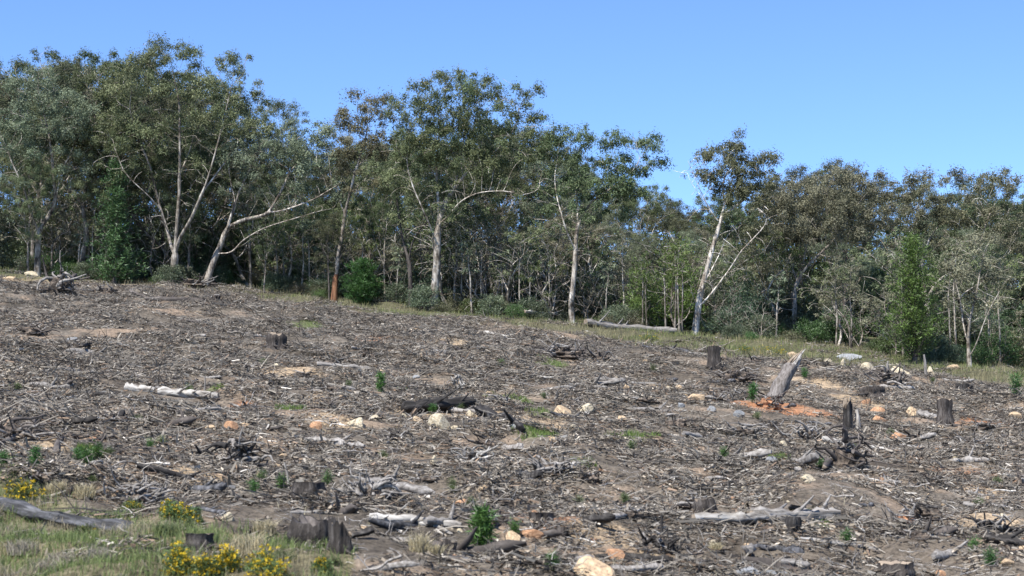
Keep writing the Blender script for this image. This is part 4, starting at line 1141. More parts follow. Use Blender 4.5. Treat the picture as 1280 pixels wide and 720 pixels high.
root_mass(1010, 548, 50, 18, 'heap of grey sticks below the red root ball', rmat='weathered', seed=19, nroot=26)
root_mass(180, 628, 62, 28, 'spiky heap of weathered roots above the yellow bush', rmat='weathered', seed=20, nroot=30, spread=1.2)
root_mass(460, 622, 60, 30, 'spiky grey root heap with one pale upright prong', rmat='weathered', seed=21, nroot=28, spread=1.2)
root_mass(610, 655, 44, 24, 'root heap behind the bright green pine seedling', seed=22, nroot=20)
root_mass(590, 578, 46, 20, 'pale splintered root heap on bare ground', rmat='bleached', seed=23, nroot=22)
root_mass(1130, 655, 36, 20, 'reddish splintered heap in the lower clearing', mat='red_soil', rmat='weathered', seed=24, nroot=16)
root_mass(690, 592, 60, 20, 'low heap of shredded bark around small sticks', rmat='weathered', seed=25, nroot=26)
root_mass(20, 548, 60, 26, 'dark bough tangle on the open slope', rmat='bark_dark', seed=26, nroot=26, spread=1.3)
root_mass(930, 545, 50, 18, 'grey stick tangle beside the blue grey stone', rmat='weathered', seed=27, nroot=24)
root_mass(1245, 668, 50, 30, 'black splintery heap at the clearing side', rmat='charred', seed=28, nroot=26)
root_mass(572, 485, 16, 18, 'pale upright splintered wood chunk', mat='cut_wood', rmat='bleached', seed=29, nroot=14)

# upright sticks and prongs
def prong(a, b, thick, mat, label, seed=1):
    A = ground_at(*a); E = at_depth(b[0], b[1], A[1] + 0.1)
    L, mid, q = along(curve_pts([A - [0, 0, 0.1], (A + E) / 2 + np.random.default_rng(seed).normal(size=3) * 0.03, E], 6))
    o = MB(); r = thick * A[1] / F / 2
    tube(o, L, np.linspace(r, r * 0.55, 6), 7, rough=0.25, seed=seed)
    ob = obj('upright_stick', o.mesh('upright_stick', M[mat], True)); ob.location = mid; ob.rotation_mode = 'QUATERNION'; ob.rotation_quaternion = q
    return tag(ob, label, 'stick', 'sticks standing on the slope')
prong((453, 618), (458, 586), 4, 'bleached', 'pale stick standing out of the spiky grey root heap')
prong((826, 670), (827, 644), 4, 'charred', 'thin black upright stick by the charred root heap')
prong((615, 622), (616, 608), 4, 'bleached', 'short white upright stick on grey ground')
prong((362, 612), (355, 578), 3.5, 'bleached', 'curved pale stick rising behind the flat topped stump')
prong((1073, 537), (1071, 512), 8, 'bleached', 'white shard leaning on the splintered snag')
prong((1061, 520), (1063, 496), 3, 'weathered', 'grey spike rising from the splintered snag')
prong((1158, 470), (1155, 443), 5, 'weathered', 'bent grey stick standing before the cream boulders')
prong((171, 622), (200, 612), 4, 'bleached', 'white curved stick on the spiky weathered heap')
prong((178, 605), (179, 588), 3, 'weathered', 'short grey prong on the spiky weathered heap')
prong((255, 490), (256, 470), 2.5, 'weathered', 'thin grey twig standing behind the long white log')

# ---- rocks
def rock_mesh(seed, mat):
    g = np.random.default_rng(seed)
    v, f = ICO3
    vv = v * (1 + 0.35 * (fbm(v[:, 0] * 1.5 + seed, v[:, 1] * 1.5 + 2 * v[:, 2], 1.0, 2, seed) - 0.5))[:, None]
    for i in range(9):
        d = unit(g.normal(size=3)); c = 0.52 + 0.3 * g.random()
        s = vv @ d; vv = vv - np.outer(np.maximum(s - c, 0), d)
    vv += g.normal(size=vv.shape) * 0.012
    mb = MB(); mb.add(vv, f)
    return mb.mesh('rock', M[mat], False)
ROCK = {m: [rock_mesh(60 + i * 7 + j, 'rock_' + m) for j in range(4)] for i, m in enumerate(('tan', 'cream', 'grey', 'orange'))}
gr = np.random.default_rng(9)
def rock(px, py, wpx, hpx, m, label=None, group='stones on the cleared slope'):
    b = ground_at(px, py); mpp = b[1] / F
    o = obj('rock', ROCK[m][int(gr.integers(4))])
    sx = wpx * mpp / 2 / 0.85; sz = hpx * mpp / 0.85 * 0.72
    o.location = b + np.array([0, 0, sz * 0.02]); o.scale = (sx, sx * (0.6 + 0.3 * gr.random()), sz)
    o.rotation_euler = (gr.normal() * 0.15, gr.normal() * 0.15, gr.normal() * 0.4)
    return tag(o, label or {'tan': 'small tan stone lying in the litter', 'cream': 'small cream stone lying in the litter', 'grey': 'small blue grey stone lying in the litter', 'orange': 'small orange stone lying in the litter'}[m], 'rock', group)
for a in [(702, 516, 23, 12, 'tan', 'rounded tan boulder beside a green grass patch'), (733, 514, 25, 11, 'cream', 'flat topped cream boulder beside the rounded tan one'),
          (447, 534, 28, 14, 'cream', 'cream yellow boulder alone on the mid slope'), (548, 535, 34, 20, 'cream', 'large cream boulder below the thick blackened log'),
          (503, 524, 18, 9, 'cream', 'cream stone at the end of the thick blackened log'), (521, 530, 15, 12, 'tan', 'tan stone under the thick blackened log'), (588, 519, 10, 9, 'cream', 'small cream stone between the blackened logs'),
          (778, 528, 13, 15, 'tan', 'upright tan stone on bare soil'), (738, 724, 54, 34, 'tan', 'big smooth ochre boulder low on the slope'), (784, 487, 11, 8, 'tan', 'small tan stone near the straight white pole'),
          (838, 488, 12, 9, 'cream', 'cream stone in a row beside the dark log'), (850, 488, 13, 8, 'tan', 'tan stone in a row beside the dark log'), (870, 500, 28, 11, 'tan', 'broad flat tan boulder under the dark log'),
          (851, 509, 10, 9, 'grey', 'blue grey stone near the broad flat tan boulder'), (889, 513, 12, 8, 'grey', 'pale blue grey stone on bare soil'), (924, 521, 14, 11, 'grey', 'angular blue grey stone below the upright dark stump'),
          (979, 560, 14, 10, 'cream', 'square cream stone above a green tuft'), (1152, 554, 18, 12, 'cream', 'knobbly cream stone on orange earth'), (1124, 547, 22, 11, 'orange', 'brown stone half buried in orange earth'),
          (1140, 520, 20, 14, 'tan', 'tilted tan boulder near the fissured stump'), (1081, 505, 14, 10, 'orange', 'orange stone above the tilted tan boulder'), (1095, 516, 20, 11, 'orange', 'orange and cream boulder beside the snag'),
          (1100, 528, 20, 14, 'orange', 'orange boulder behind the thin white log'), (1035, 455, 18, 8, 'cream', 'cream stone beside the grey hummock'), (1054, 456, 10, 9, 'cream', 'small pointed cream stone beside the grey hummock'),
          (1083, 461, 22, 9, 'cream', 'long cream boulder at the forest edge'), (1124, 470, 28, 18, 'cream', 'tall cream boulder above the dark root plate'), (1165, 469, 13, 13, 'cream', 'cream boulder beside the bent grey stick'),
          (1062, 450, 32, 10, 'grey', 'large grey hummock of stone at the forest edge'), (963, 442, 14, 6, 'cream', 'cream stone among yellow flowers at the forest edge'), (90, 427, 15, 8, 'grey', 'blue grey stone high on the slope'),
          (150, 592, 20, 13, 'tan', 'tan stone below the seedlings'), (85, 584, 24, 10, 'tan', 'flat tan stone beneath the crooked bough'), (770, 698, 26, 14, 'orange', 'orange tan boulder by the charred heap'),
          (612, 494, 13, 7, 'tan', 'round tan stone beside a thin grass patch'), (543, 580, 12, 12, 'cream', 'cream stone under dark sticks'), (668, 668, 34, 12, 'orange', 'flat orange slab below the small stump'),
          (640, 675, 20, 14, 'tan', 'tan stone left of the orange slab'.replace('left of', 'touching')), (290, 535, 18, 10, 'orange', 'orange earth clod on the slope'), (393, 535, 20, 12, 'orange', 'rusty clod on tan clay'), 
          (1190, 462, 18, 8, 'tan', 'tan stone under the forest shade'), (992, 446, 16, 7, 'tan', 'low tan stone near the forest edge grass'), (1010, 600, 26, 8, 'cream', 'long pale stone on bare soil'), (1270, 522, 18, 8, 'tan', 'tan stone by the forest shrubs'),
          (40, 345, 22, 7, 'cream', 'pale stone below the forked grey gum'), (15, 352, 26, 7, 'tan', 'tan stone at the forest edge in dry grass'), (1260, 705, 16, 10, 'tan', 'tan stone beside the black splintery heap')]:
    rock(*a)
for i in range(190):
    py = 395 + 325 * gr.random() ** 1.2; px = -10 + 1300 * gr.random()
    if py < 362 + 0.085 * px + 15 or (py > 600 + px * 0.25 and px < 460): continue
    b = ground_at(px, py)
    sz = (0.04 + 0.10 * gr.random() ** 2.5) * F / b[1]
    rock(px, py, sz * 2, sz * (0.7 + 0.5 * gr.random()), ('tan', 'cream', 'grey', 'orange')[int(gr.choice(4, p=[.45, .25, .12, .18]))])

# ---- dead branches: prototypes and copies
def branch_proto(seed, L, mat):
    g = np.random.default_rng(seed)
    A = np.stack([L * g.random(60), (g.random(60) - 0.5) * L * 0.55, 0.02 + 0.22 * L * g.random(60) ** 1.5], 1)
    A = A[np.abs(A[:, 1]) < 0.1 * L + 0.28 * A[:, 0]]
    P, pr = colonize([(0, 0, 0.02), (0.12 * L, 0, 0.03)], [-1, 0], A, step=0.09 * L, kill=0.11 * L, trop=(0.25, 0, -0.05), g=g, jit=0.25, iters=30)
    P = P - np.array([L * 0.5, 0, 0]); P[:, 2] = np.maximum(P[:, 2], 0.01)
    mb = MB(); skeleton_mesh(mb, P, pr, 0.022 * L, r_tip=0.006 * L ** 0.5, g=g, flare=0, smooth=0, minr=0.005, maxsides=6)
    return mb.mesh('fallen_branch', M[mat], True)
BR = {m: [branch_proto(200 + 11 * i + j, 1.0, m) for j in range(5)] for i, m in enumerate(('weathered', 'bark_dark', 'bleached'))}
BL = {'weathered': 'bare grey dead branch lying in the litter', 'bark_dark': 'bare dark dead branch lying in the litter', 'bleached': 'bare bleached dead branch lying in the litter'}
gbr = np.random.default_rng(31)
n = 0
while n < 300:
    py = 375 + 345 * gbr.random() ** 0.95; px = -20 + 1320 * gbr.random()
    if py < 352 + 0.085 * px + 10 or (py > 590 + px * 0.27 and px < 460): continue
    b = ground_at(px, py)
    m = ('weathered', 'bark_dark', 'bleached')[int(gbr.choice(3, p=[.55, .27, .18]))]
    o = obj('fallen_branch', BR[m][int(gbr.integers(5))], None, b)
    sc = 0.35 + 0.9 * gbr.random() ** 2.2
    o.scale = (sc,) * 3; o.rotation_euler = (gbr.normal() * 0.2, gbr.normal() * 0.15 - 0.0, gbr.random() * 6.28)
    tag(o, BL[m], 'branch', 'dead branches scattered on the cleared slope'); n += 1

# ---- short broken logs and small root tangles scattered in the litter
BLK = []
for i, m in enumerate(('weathered', 'weathered', 'bark_dark', 'weathered', 'charred', 'grey_log')):
    g_ = np.random.default_rng(900 + i); mb = MB()
    P = curve_pts([(-0.5, 0, 0), (-0.15, 0.05 * g_.normal(), 0.02), (0.2, 0.05 * g_.normal(), 0), (0.5, 0.06 * g_.normal(), 0.02)], 9)
    tube(mb, P, 0.06 * (1 + 0.6 * (g_.random(9) - 0.5)) * np.array([0.5] + [1] * 7 + [0.45]), 9, rough=0.8, seed=i)
    q_ = P[4]; tube(mb, [q_, q_ + [0.1, 0.12, 0.12], q_ + [0.16, 0.22, 0.2]], [0.04, 0.025, 0.008], 5)
    BLK.append((mb.mesh('broken_log', M[m], True), m))
BKL = {'weathered': 'short broken grey log half sunk in the litter', 'bark_dark': 'short broken dark log half sunk in the litter', 'bleached': 'short broken bleached log half sunk in the litter', 'charred': 'short broken charred log half sunk in the litter', 'grey_log': 'short broken slate grey log half sunk in the litter'}
n = 0
while n < 120:
    py = 375 + 345 * gbr.random(); px = -20 + 1320 * gbr.random()
    if py < 352 + 0.085 * px + 14 or (py > 590 + px * 0.27 and px < 460): continue
    me, m = BLK[int(gbr.integers(6))]; b = ground_at(px, py)
    o = obj('broken_log', me, None, b); sc = 0.5 + 0.9 * gbr.random() ** 1.5
    o.scale = (sc * (0.8 + 0.9 * gbr.random()), sc, sc); o.rotation_euler = (gbr.random() * 6.28, gbr.normal() * 0.12, gbr.normal() * 0.7)
    tag(o, BKL[m], 'log', 'broken logs scattered on the cleared slope'); n += 1
for i in range(38):
    while True:
        py = 385 + 325 * gbr.random(); px = 1280 * gbr.random()
        if py > 370 + 0.085 * px and not (py > 590 + px * 0.27 and px < 460): break
    sc = 0.5 + 0.5 * (py - 380) / 330
    root_mass(px, py, (38 + 40 * gbr.random()) * sc, (12 + 13 * gbr.random()) * sc, 'low tangled root heap sunk in the grey litter', seed=600 + i, nroot=9, rmat=('bark_dark', 'charred', 'weathered', 'charred')[i % 4])

# ---- litter of sticks, bark and leaves: one stuff object, clumps instanced on points
def litter_clump(seed, rad=0.6, ns=64, nb=30, nleaf=90, up=0.1, coarse=False):
    g = np.random.default_rng(seed); mb = MB()
    def colour(n, g):
        k = g.random(n)[:, None]; v = g.random((n, 1))
        grey = np.array([0.178, 0.158, 0.132]) * (0.55 + 0.9 * v)
        pale = np.array([0.42, 0.385, 0.335]) * (0.7 + 0.5 * v)
        dark = np.array([0.05, 0.043, 0.038]) * (0.5 + 1.0 * v)
        brn = np.array([0.175, 0.125, 0.088]) * (0.6 + 0.7 * v)
        return np.where(k < 0.585, grey, np.where(k < 0.65, pale, np.where(k < 0.92, dark, brn)))
    cs = colour(ns, g)
    for i in range(ns):
        a = g.random() * 6.28; r = rad * g.random() ** 0.6; p = np.array([math.cos(a) * r, math.sin(a) * r, 0.0])
        ln = min(0.04 + 0.10 * g.exponential(), 0.6); th = 0.0025 + 0.007 * g.random() ** 2 + 0.009 * ln
        if coarse: ln = min(0.08 + 0.15 * g.exponential(), 0.8); th = 0.003 + 0.007 * g.random() ** 2 + 0.008 * ln
        d = g.normal(size=3); d[2] = abs(g.normal()) * (0.07 if g.random() > up else 0.6); d = unit(d)
        p[2] = 0.003 + 0.028 * g.random()
        if coarse: d[2] = d[2] * 0.6 + 0.12 * g.random(); p[2] = 0.12 * g.random() * (1 - r / rad)
        m = p + d * ln * 0.5 + g.normal(size=3) * 0.07 * ln; e = p + d * ln
        tube(mb, np.array([p, m, e]), np.array([th, th * 0.85, th * 0.5]), 3, cs[i], cap=False)
    N = nb
    a = g.random(N) * 6.28; r = rad * g.random(N) ** 0.6
    pos = np.stack([np.cos(a) * r, np.sin(a) * r, 0.006 + 0.03 * g.random(N)], 1)
    d = g.normal(size=(N, 3)); d[:, 2] *= 0.12; d = unit(d); s = g.normal(size=(N, 3)); s[:, 2] *= 0.5; s = unit(np.cross(d, np.cross(s, d)))
    ln = 0.06 + 0.2 * g.random((N, 1)) ** 1.5; wd = 0.015 + 0.035 * g.random((N, 1))
    V = np.stack([pos - s * wd / 2, pos + s * wd / 2, pos + d * ln + s * wd * 0.4, pos + d * ln - s * wd * 0.3], 1)
    mb.add(V.reshape(-1, 3), np.arange(N * 4).reshape(N, 4), np.repeat(colour(N, g), 4, 0))
    N = nleaf
    a = g.random(N) * 6.28; r = rad * g.random(N) ** 0.55
    pos = np.stack([np.cos(a) * r, np.sin(a) * r, 0.004 + 0.02 * g.random(N)], 1)
    d = g.normal(size=(N, 3)); d[:, 2] *= 0.2; d = unit(d); s = g.normal(size=(N, 3)); s[:, 2] *= 0.4; s = unit(s)
    ln = 0.05 + 0.07 * g.random((N, 1)); wd = 0.012 + 0.014 * g.random((N, 1))
    V = np.stack([pos, pos + d * ln * .5 + s * wd, pos + d * ln, pos + d * ln * .5 - s * wd], 1)
    mb.add(V.reshape(-1, 3), np.arange(N * 4).reshape(N, 4), np.repeat(colour(N, g) * np.array([1.0, 0.94, 0.86]), 4, 0))
    me = mb.mesh('litter_clump', M['litter'], False)
    return bpy.data.objects.new('litter_clump', me)

def clay_alpha(X, Y):
    a = np.zeros(len(X))
    wob = fbm(X, Y, 0.8, 3, 61)
    for cx, cy, rx, ry, k in CLAY:
        a = np.maximum(a, sstep(-0.1, 0.6, patch_mask(X, Y, cx, cy, rx, ry) + 2.4 * (wob - 0.55)))
    return np.maximum(a, 0.6 * sstep(0.60, 0.74, fbm(X, Y, 1.1, 3, 93)))

def build_litter(npts, nvar=14):
    g = np.random.default_rng(71)
    prot = [litter_clump(300 + i, up=0.05 + 0.016 * i) for i in range(nvar - 4)] + [litter_clump(320 + i, ns=46, nb=20, nleaf=30, up=0.12, coarse=True) for i in range(4)]
    Y = np.sqrt(17.0 ** 2 + (106.0 ** 2 - 17.0 ** 2) * g.random(npts)); X = (g.random(npts) - 0.5) * 0.72 * Y
    keep = g.random(npts) > 0.9 * clay_alpha(X, Y)
    keep &= ~((Y < verge_y(X) + 0.2) & (g.random(npts) < 0.85))
    keep &= ~((Y + 5 * (fbm(X, Y, 1.5, 2, 7) - 0.5) > strip_y(X)) & (g.random(npts) < 0.9))
    for cx, cy, rx, ry in GREENS: keep &= patch_mask(X, Y, cx, cy, rx, ry) < 0.1
    dens = 0.07 + 1.1 * sstep(0.34, 0.66, fbm(X, Y * 1.3, 2.2, 3, 83))
    keep &= g.random(npts) < dens
    X, Y = X[keep], Y[keep]; n = len(X)
    Z = terrain(X, Y) - 0.005
    me = bpy.data.meshes.new('wood_litter'); me.vertices.add(n); me.vertices.foreach_set('co', np.stack([X, Y, Z], 1).astype(np.float32).ravel())
    e = 0.25
    nx = -(terrain(X + e, Y) - terrain(X - e, Y)) / (2 * e); ny = -(terrain(X, Y + e) - terrain(X, Y - e)) / (2 * e)
    rot = np.stack([-np.arctan(ny), np.arctan(nx), g.random(n) * 6.28], 1).astype(np.float32)
    # spin first, then tilt: use the spin about Z applied in the clump's own frame
    at = me.attributes.new('rot', 'FLOAT_VECTOR', 'POINT'); at.data.foreach_set('vector', np.stack([rot[:, 0], rot[:, 1], 0 * rot[:, 2]], 1).ravel())
    at = me.attributes.new('spin', 'FLOAT_VECTOR', 'POINT'); at.data.foreach_set('vector', np.stack([0 * rot[:, 0], 0 * rot[:, 1], rot[:, 2]], 1).ravel())
    at = me.attributes.new('siz', 'FLOAT', 'POINT'); at.data.foreach_set('value', (0.65 + 0.75 * g.random(n) ** 1.5).astype(np.float32))
    at = me.attributes.new('pick', 'INT', 'POINT'); heap = sstep(0.54, 0.68, fbm(X, Y * 1.4, 2.6, 3, 113)); at.data.foreach_set('value', np.where(g.random(n) < 0.03 + 0.5 * heap, g.integers(nvar - 4, nvar, n), g.integers(0, nvar - 4, n)).astype(np.int32))
    o = obj('wood_litter', me)
    tag(o, 'loose litter of grey twigs, bark and leaves over the slope', 'litter', kind='stuff')
    ng = bpy.data.node_groups.new('litter_nodes', 'GeometryNodeTree')
    ng.interface.new_socket('Geometry', in_out='INPUT', socket_type='NodeSocketGeometry'); ng.interface.new_socket('Geometry', in_out='OUTPUT', socket_type='NodeSocketGeometry')
    N = ng.nodes; Lk = ng.links
    gi = N.new('NodeGroupInput'); go = N.new('NodeGroupOutput'); jn = N.new('GeometryNodeJoinGeometry')
    for p in prot[::-1]:
        oi = N.new('GeometryNodeObjectInfo'); oi.inputs['Object'].default_value = p; oi.inputs['As Instance'].default_value = True
        Lk.new(oi.outputs['Geometry'], jn.inputs[0])
    ip = N.new('GeometryNodeInstanceOnPoints'); ip.inputs['Pick Instance'].default_value = True
    def na(name, typ):
        a = N.new('GeometryNodeInputNamedAttribute'); a.data_type = typ; a.inputs['Name'].default_value = name
        return [q for q in a.outputs if q.enabled and q.name == 'Attribute'][0]
    Lk.new(gi.outputs[0], ip.inputs['Points']); Lk.new(jn.outputs[0], ip.inputs['Instance'])
    Lk.new(na('pick', 'INT'), ip.inputs['Instance Index']); Lk.new(na('siz', 'FLOAT'), ip.inputs['Scale'])
    Lk.new(na('rot', 'FLOAT_VECTOR'), ip.inputs['Rotation'])
    ri = N.new('GeometryNodeRotateInstances'); ri.inputs['Local Space'].default_value = True
    Lk.new(ip.outputs[0], ri.inputs['Instances']); Lk.new(na('spin', 'FLOAT_VECTOR'), ri.inputs['Rotation'])
    Lk.new(ri.outputs[0], go.inputs[0])
    md = o.modifiers.new('litter', 'NODES'); md.node_group = ng
    return n
NL = build_litter(38000)

# ---- grass
def blades(mb, X, Y, h, w, cA, cB, lean=0.5, g=rng, z=None):
    n = len(X); Z = terrain(X, Y) - 0.01 if z is None else z
    a = g.random(n) * 6.28; hh = h[0] + (h[1] - h[0]) * g.random(n); ww = w * (0.6 + 0.8 * g.random(n))
    b = np.stack([X, Y, Z], 1); s = np.stack([np.cos(a), np.sin(a), 0 * a], 1) * ww[:, None] / 2
    ld = unit(g.normal(size=(n, 3)) * [1, 1, 0]) * (lean * hh * g.random(n))[:, None]
    m = b + ld * 0.3 + np.stack([0 * a, 0 * a, hh * 0.6], 1); t = b + ld + np.stack([0 * a, 0 * a, hh * (1 - 0.3 * lean * g.random(n))], 1)
    V = np.stack([b - s, b + s, m + s * 0.7, m - s * 0.7, t], 1).reshape(-1, 3)
    i = np.arange(n)[:, None] * 5
    mixc = g.random((n, 1)); col = (np.asarray(cA) * (1 - mixc) + np.asarray(cB) * mixc) * (0.75 + 0.5 * g.random((n, 1)))
    col = np.repeat(col, 5, 0)
    base = mb.n
    mb.add(V, i + np.array([[0, 1, 2, 3]]), col)
    mb.f[3].append((i + np.array([[3, 2, 4]]) + base).astype(np.int32)); mb.m[3].append(np.zeros(n, np.int32))

gg = np.random.default_rng(55)
def build_grass():
    # verge
    mb = MB()
    n = 95000
    X = -11 + 11 * gg.random(n); Y = 19 + 16 * gg.random(n)
    dens = sstep(-0.6, 0.9, verge_y(X) - Y + 2.0 * (fbm(X, Y, 1.2, 3, 5) - 0.5)) * (0.25 + 1.1 * sstep(0.35, 0.6, fbm(X, Y, 0.9, 3, 8)))
    k = gg.random(n) < dens; X, Y = X[k], Y[k]
    kind = fbm(X, Y, 1.6, 3, 12)
    k = kind > 0.38
    blades(mb, X[k], Y[k], (0.06, 0.22), 0.011, (0.11, 0.155, 0.05), (0.21, 0.245, 0.095), 0.8, gg)
    blades(mb, X[~k], Y[~k], (0.08, 0.30), 0.009, (0.24, 0.20, 0.12), (0.38, 0.33, 0.22), 0.8, gg)
    tag(obj('grass', mb.mesh('verge_grass', M['grass'], False)), 'mixed green and straw grass of the roadside verge', 'grass', kind='stuff')
    # forest edge
    mb = MB(); n = 85000
    X = -34 + 68 * gg.random(n); E = strip_y(X); Y = E - 4 + (edge_y(X) + 7 - E + 4) * gg.random(n)
    px = 640 + F * X / Y
    wid = np.interp(px, [0, 200, 320, 420, 700, 850, 1280], [0.25, 0.15, 0.3, 0.45, 0.6, 1.0, 1.0])
    dens = sstep(-3.0, 1.0, Y - E + 6 * (fbm(X, Y, 1.8, 3, 15) - 0.5)) * wid * (0.35 + 0.8 * sstep(.35, .6, fbm(X, Y, 1.1, 3, 18)))
    k = gg.random(n) < dens; X, Y = X[k], Y[k]; kind = fbm(X, Y, 2.0, 3, 19)
    k = kind > 0.47
    blades(mb, X[k], Y[k], (0.10, 0.34), 0.022, (0.11, 0.14, 0.05), (0.22, 0.235, 0.09), 0.6, gg)
    blades(mb, X[~k], Y[~k], (0.10, 0.40), 0.020, (0.18, 0.165, 0.095), (0.32, 0.28, 0.16), 0.6, gg)
    tag(obj('grass', mb.mesh('edge_grass', M['grass'], False)), 'long olive grass strip along the foot of the forest', 'grass', kind='stuff')
    # green patches and thin dry grass of the clearing
    mb = MB()
    for cx, cy, rx, ry in GREENS:
        c = ground_at(cx, cy, base_z); aa = ground_at(cx, cy - ry, base_z)[1]; bb = ground_at(cx, cy + ry, base_z)[1]
        m = int(700); u = unit(gg.normal(size=(m, 2))) * gg.random((m, 1)) ** 0.6
        X = c[0] + u[:, 0] * rx * c[1] / F; Y = c[1] + u[:, 1] * max(0.5 * (aa - bb), 0.3)
        k = fbm(X, Y, 0.5, 2, 3) > 0.42
        blades(mb, X[k], Y[k], (0.05, 0.16), 0.016, (0.09, 0.14, 0.03), (0.17, 0.23, 0.065), 0.7, gg)
    n = 30000
    Y = np.sqrt(20.0 ** 2 + (100.0 ** 2 - 20.0 ** 2) * gg.random(n)); X = (gg.random(n) - 0.5) * 0.66 * Y
    k = sstep(0.52, 0.7, fbm(X, Y, 1.5, 3, 29)) > gg.random(n); X, Y = X[k], Y[k]
    blades(mb, X, Y, (0.06, 0.25), 0.010, (0.22, 0.19, 0.12), (0.36, 0.32, 0.22), 0.8, gg)
    tag(obj('grass', mb.mesh('clearing_grass', M['grass'], False)), 'thin dry and green grass sprouting across the clearing', 'grass', kind='stuff')
build_grass()

def tussock(px, py, wpx, hpx, cA, cB, label, seed=1):
    g = np.random.default_rng(seed); b = ground_at(px, py); mpp = b[1] / F; mb = MB(); n = 420
    r = wpx * mpp / 2; u = unit(g.normal(size=(n, 2))) * g.random((n, 1)) ** 0.6
    blades(mb, u[:, 0] * r * 0.8, u[:, 1] * r * 0.8, (0.3 * hpx * mpp, hpx * mpp * 1.1), 0.012, cA, cB, 0.9, g, z=np.zeros(n) - 0.02)
    return tag(obj('grass_tussock', mb.mesh('tussock', M['grass'], False), None, b), label, 'tussock', 'grass tussocks on the slope')
ST = ((0.32, 0.27, 0.16), (0.50, 0.44, 0.29)); GT = ((0.10, 0.13, 0.05), (0.20, 0.22, 0.10))
tussock(525, 692, 30, 32, *ST, 'pale straw tussock in front of the whitened log', 1)
tussock(545, 694, 22, 18, *ST, 'small straw tussock beside the pale one', 2)
tussock(310, 690, 62, 30, *ST, 'wide dry straw tussock by the large fissured stump', 3)
tussock(330, 668, 34, 24, *ST, 'feathery straw tussock above the wide dry one', 4)
tussock(70, 618, 30, 22, *ST, 'thin straw tussock beside the yellow flowers on the log', 5)
tussock(105, 622, 34, 22, *ST, 'feathery dry tussock behind the grey verge log', 6)
tussock(210, 668, 40, 20, *GT, 'green tussock at the end of the grey verge log', 7)
tussock(895, 690, 18, 16, *ST, 'small pale tussock near the charred heap', 8)
tussock(350, 700, 50, 18, *GT, 'green tussock among yellow flowering bushes', 9)
for i, (px, py) in enumerate([(30, 692), (80, 706), (125, 702), (60, 716)]):
    tussock(px, py, 50, 22, (0.24, 0.21, 0.16), (0.38, 0.34, 0.26), 'dry grey brown tussock below the long grey verge log', 20 + i)

# ---- seedlings
SG = ((0.030, 0.085, 0.016), (0.075, 0.165, 0.036))
def seedling(px, py, hpx, wpx, label, seed, leaf=SG):
    b = ground_at(px, py); h = hpx * b[1] / F; r = wpx * b[1] / F / 2
    c = conifer('pine_seedling', h, r, leaf, seed, label, 'seedling', whorls=7 if hpx < 30 else 10, shape=0.35, nl=8 if hpx < 30 else 14, L=(0.12 * h + 0.02, 0.22 * h + 0.03), upsw=0.9, group='pine seedlings on the slope', wr=0.13, bare=0.12, minbr=4)
    place(c, b, seed)
for i, a in enumerate([(602, 694, 52, 26, 'bright green bushy pine seedling in front of tangled sticks'), (476, 492, 24, 7, 'narrow dark green pine seedling on the mid slope'), (43, 584, 22, 9, 'single green seedling beside the forked dark bough'),
                       (98, 578, 15, 8, 'low green seedling in a clump under the crooked bough'), (109, 583, 20, 10, 'tallest green seedling in the clump under the crooked bough'), (122, 576, 18, 8, 'slim green seedling in the clump under the crooked bough'),
                       (4, 584, 16, 9, 'small seedling by the end of the forked bough'), (352, 614, 16, 8, 'green seedling beside the flat topped stump'), (409, 606, 12, 12, 'low green sprig behind the flat topped stump'), (317, 618, 14, 7, 'small green seedling above the straw tussocks'),
                       (941, 503, 22, 8, 'green seedling touching the red root ball'), (188, 560, 8, 5, 'tiny dark seedling on bare slope'), (541, 519, 12, 6, 'tiny green seedling before the thick blackened log'), (1006, 474, 12, 6, 'small seedling near the leaning broken trunk'),
                       (905, 573, 12, 8, 'pale green sprig on the open slope'), (1026, 587, 10, 7, 'green sprig beside the tangled root heap'), (1218, 690, 14, 7, 'dark green sprig near bare soil'), (1238, 708, 16, 14, 'bushy green sprig near the tan stone'),
                       (1058, 680, 14, 8, 'blue green sprig below the slim pole'), (690, 712, 16, 10, 'green sprig beside the ochre boulder'), (643, 668, 12, 8, 'green sprig beside the orange slab'), (1270, 494, 22, 18, 'leafy green seedling by the forest shrubs'), (418, 375, 20, 10, None)][:-1]):
    seedling(a[0], a[1], a[2], a[3], a[4], 400 + i)
gsd = np.random.default_rng(8)
for i in range(30):
    px = 1280 * gsd.random(); py = 440 + 270 * gsd.random()
    if py < 410 + 0.06 * px: continue
    seedling(px, py, 5 + 4 * gsd.random(), 6 + 4 * gsd.random(), 'tiny green sprig dotted in the litter', 500 + i, ((0.06, 0.09, 0.03), (0.12, 0.16, 0.055)))

# ---- yellow flowering bushes
def flower_bush(px, py, wpx, hpx, label, seed=1, dens=1.0):
    g = np.random.default_rng(seed); b = ground_at(px, py); mpp = b[1] / F; rx = wpx * mpp / 2; rz = hpx * mpp
    root = bush('flowering_bush', rx * 0.85, rz * 0.85, 60, 26, ((0.06, 0.10, 0.03), (0.13, 0.17, 0.055)), (0.03, 0.07), 0.25, 'bush_leaf', seed, label, 'bush', 'yellow flowering bushes', stem='bark_dark', droop=0.5)
    place(root, b)
    mb = MB(); n = int(95 * dens)
    u = unit(g.normal(size=(n, 3))); u[:, 2] = np.abs(u[:, 2]); cen = u * np.array([rx, rx, rz]) * (0.55 + 0.65 * g.random((n, 1)))
    leaf_quads(mb, cen, 8, (0.026, 0.026, 0.016), (0.016, 0.032), 0.9, (0.42, 0.27, 0.012), (0.66, 0.49, 0.03), droop=0.4, g=g)
    obj('blossoms', mb.mesh('blossoms', M['flower'], False), root)
flower_bush(28, 622, 50, 20, 'yellow flowering bush behind the grey verge log', 1)
flower_bush(215, 650, 32, 24, 'yellow flowering bush at the end of the grey verge log', 2, 0.6)
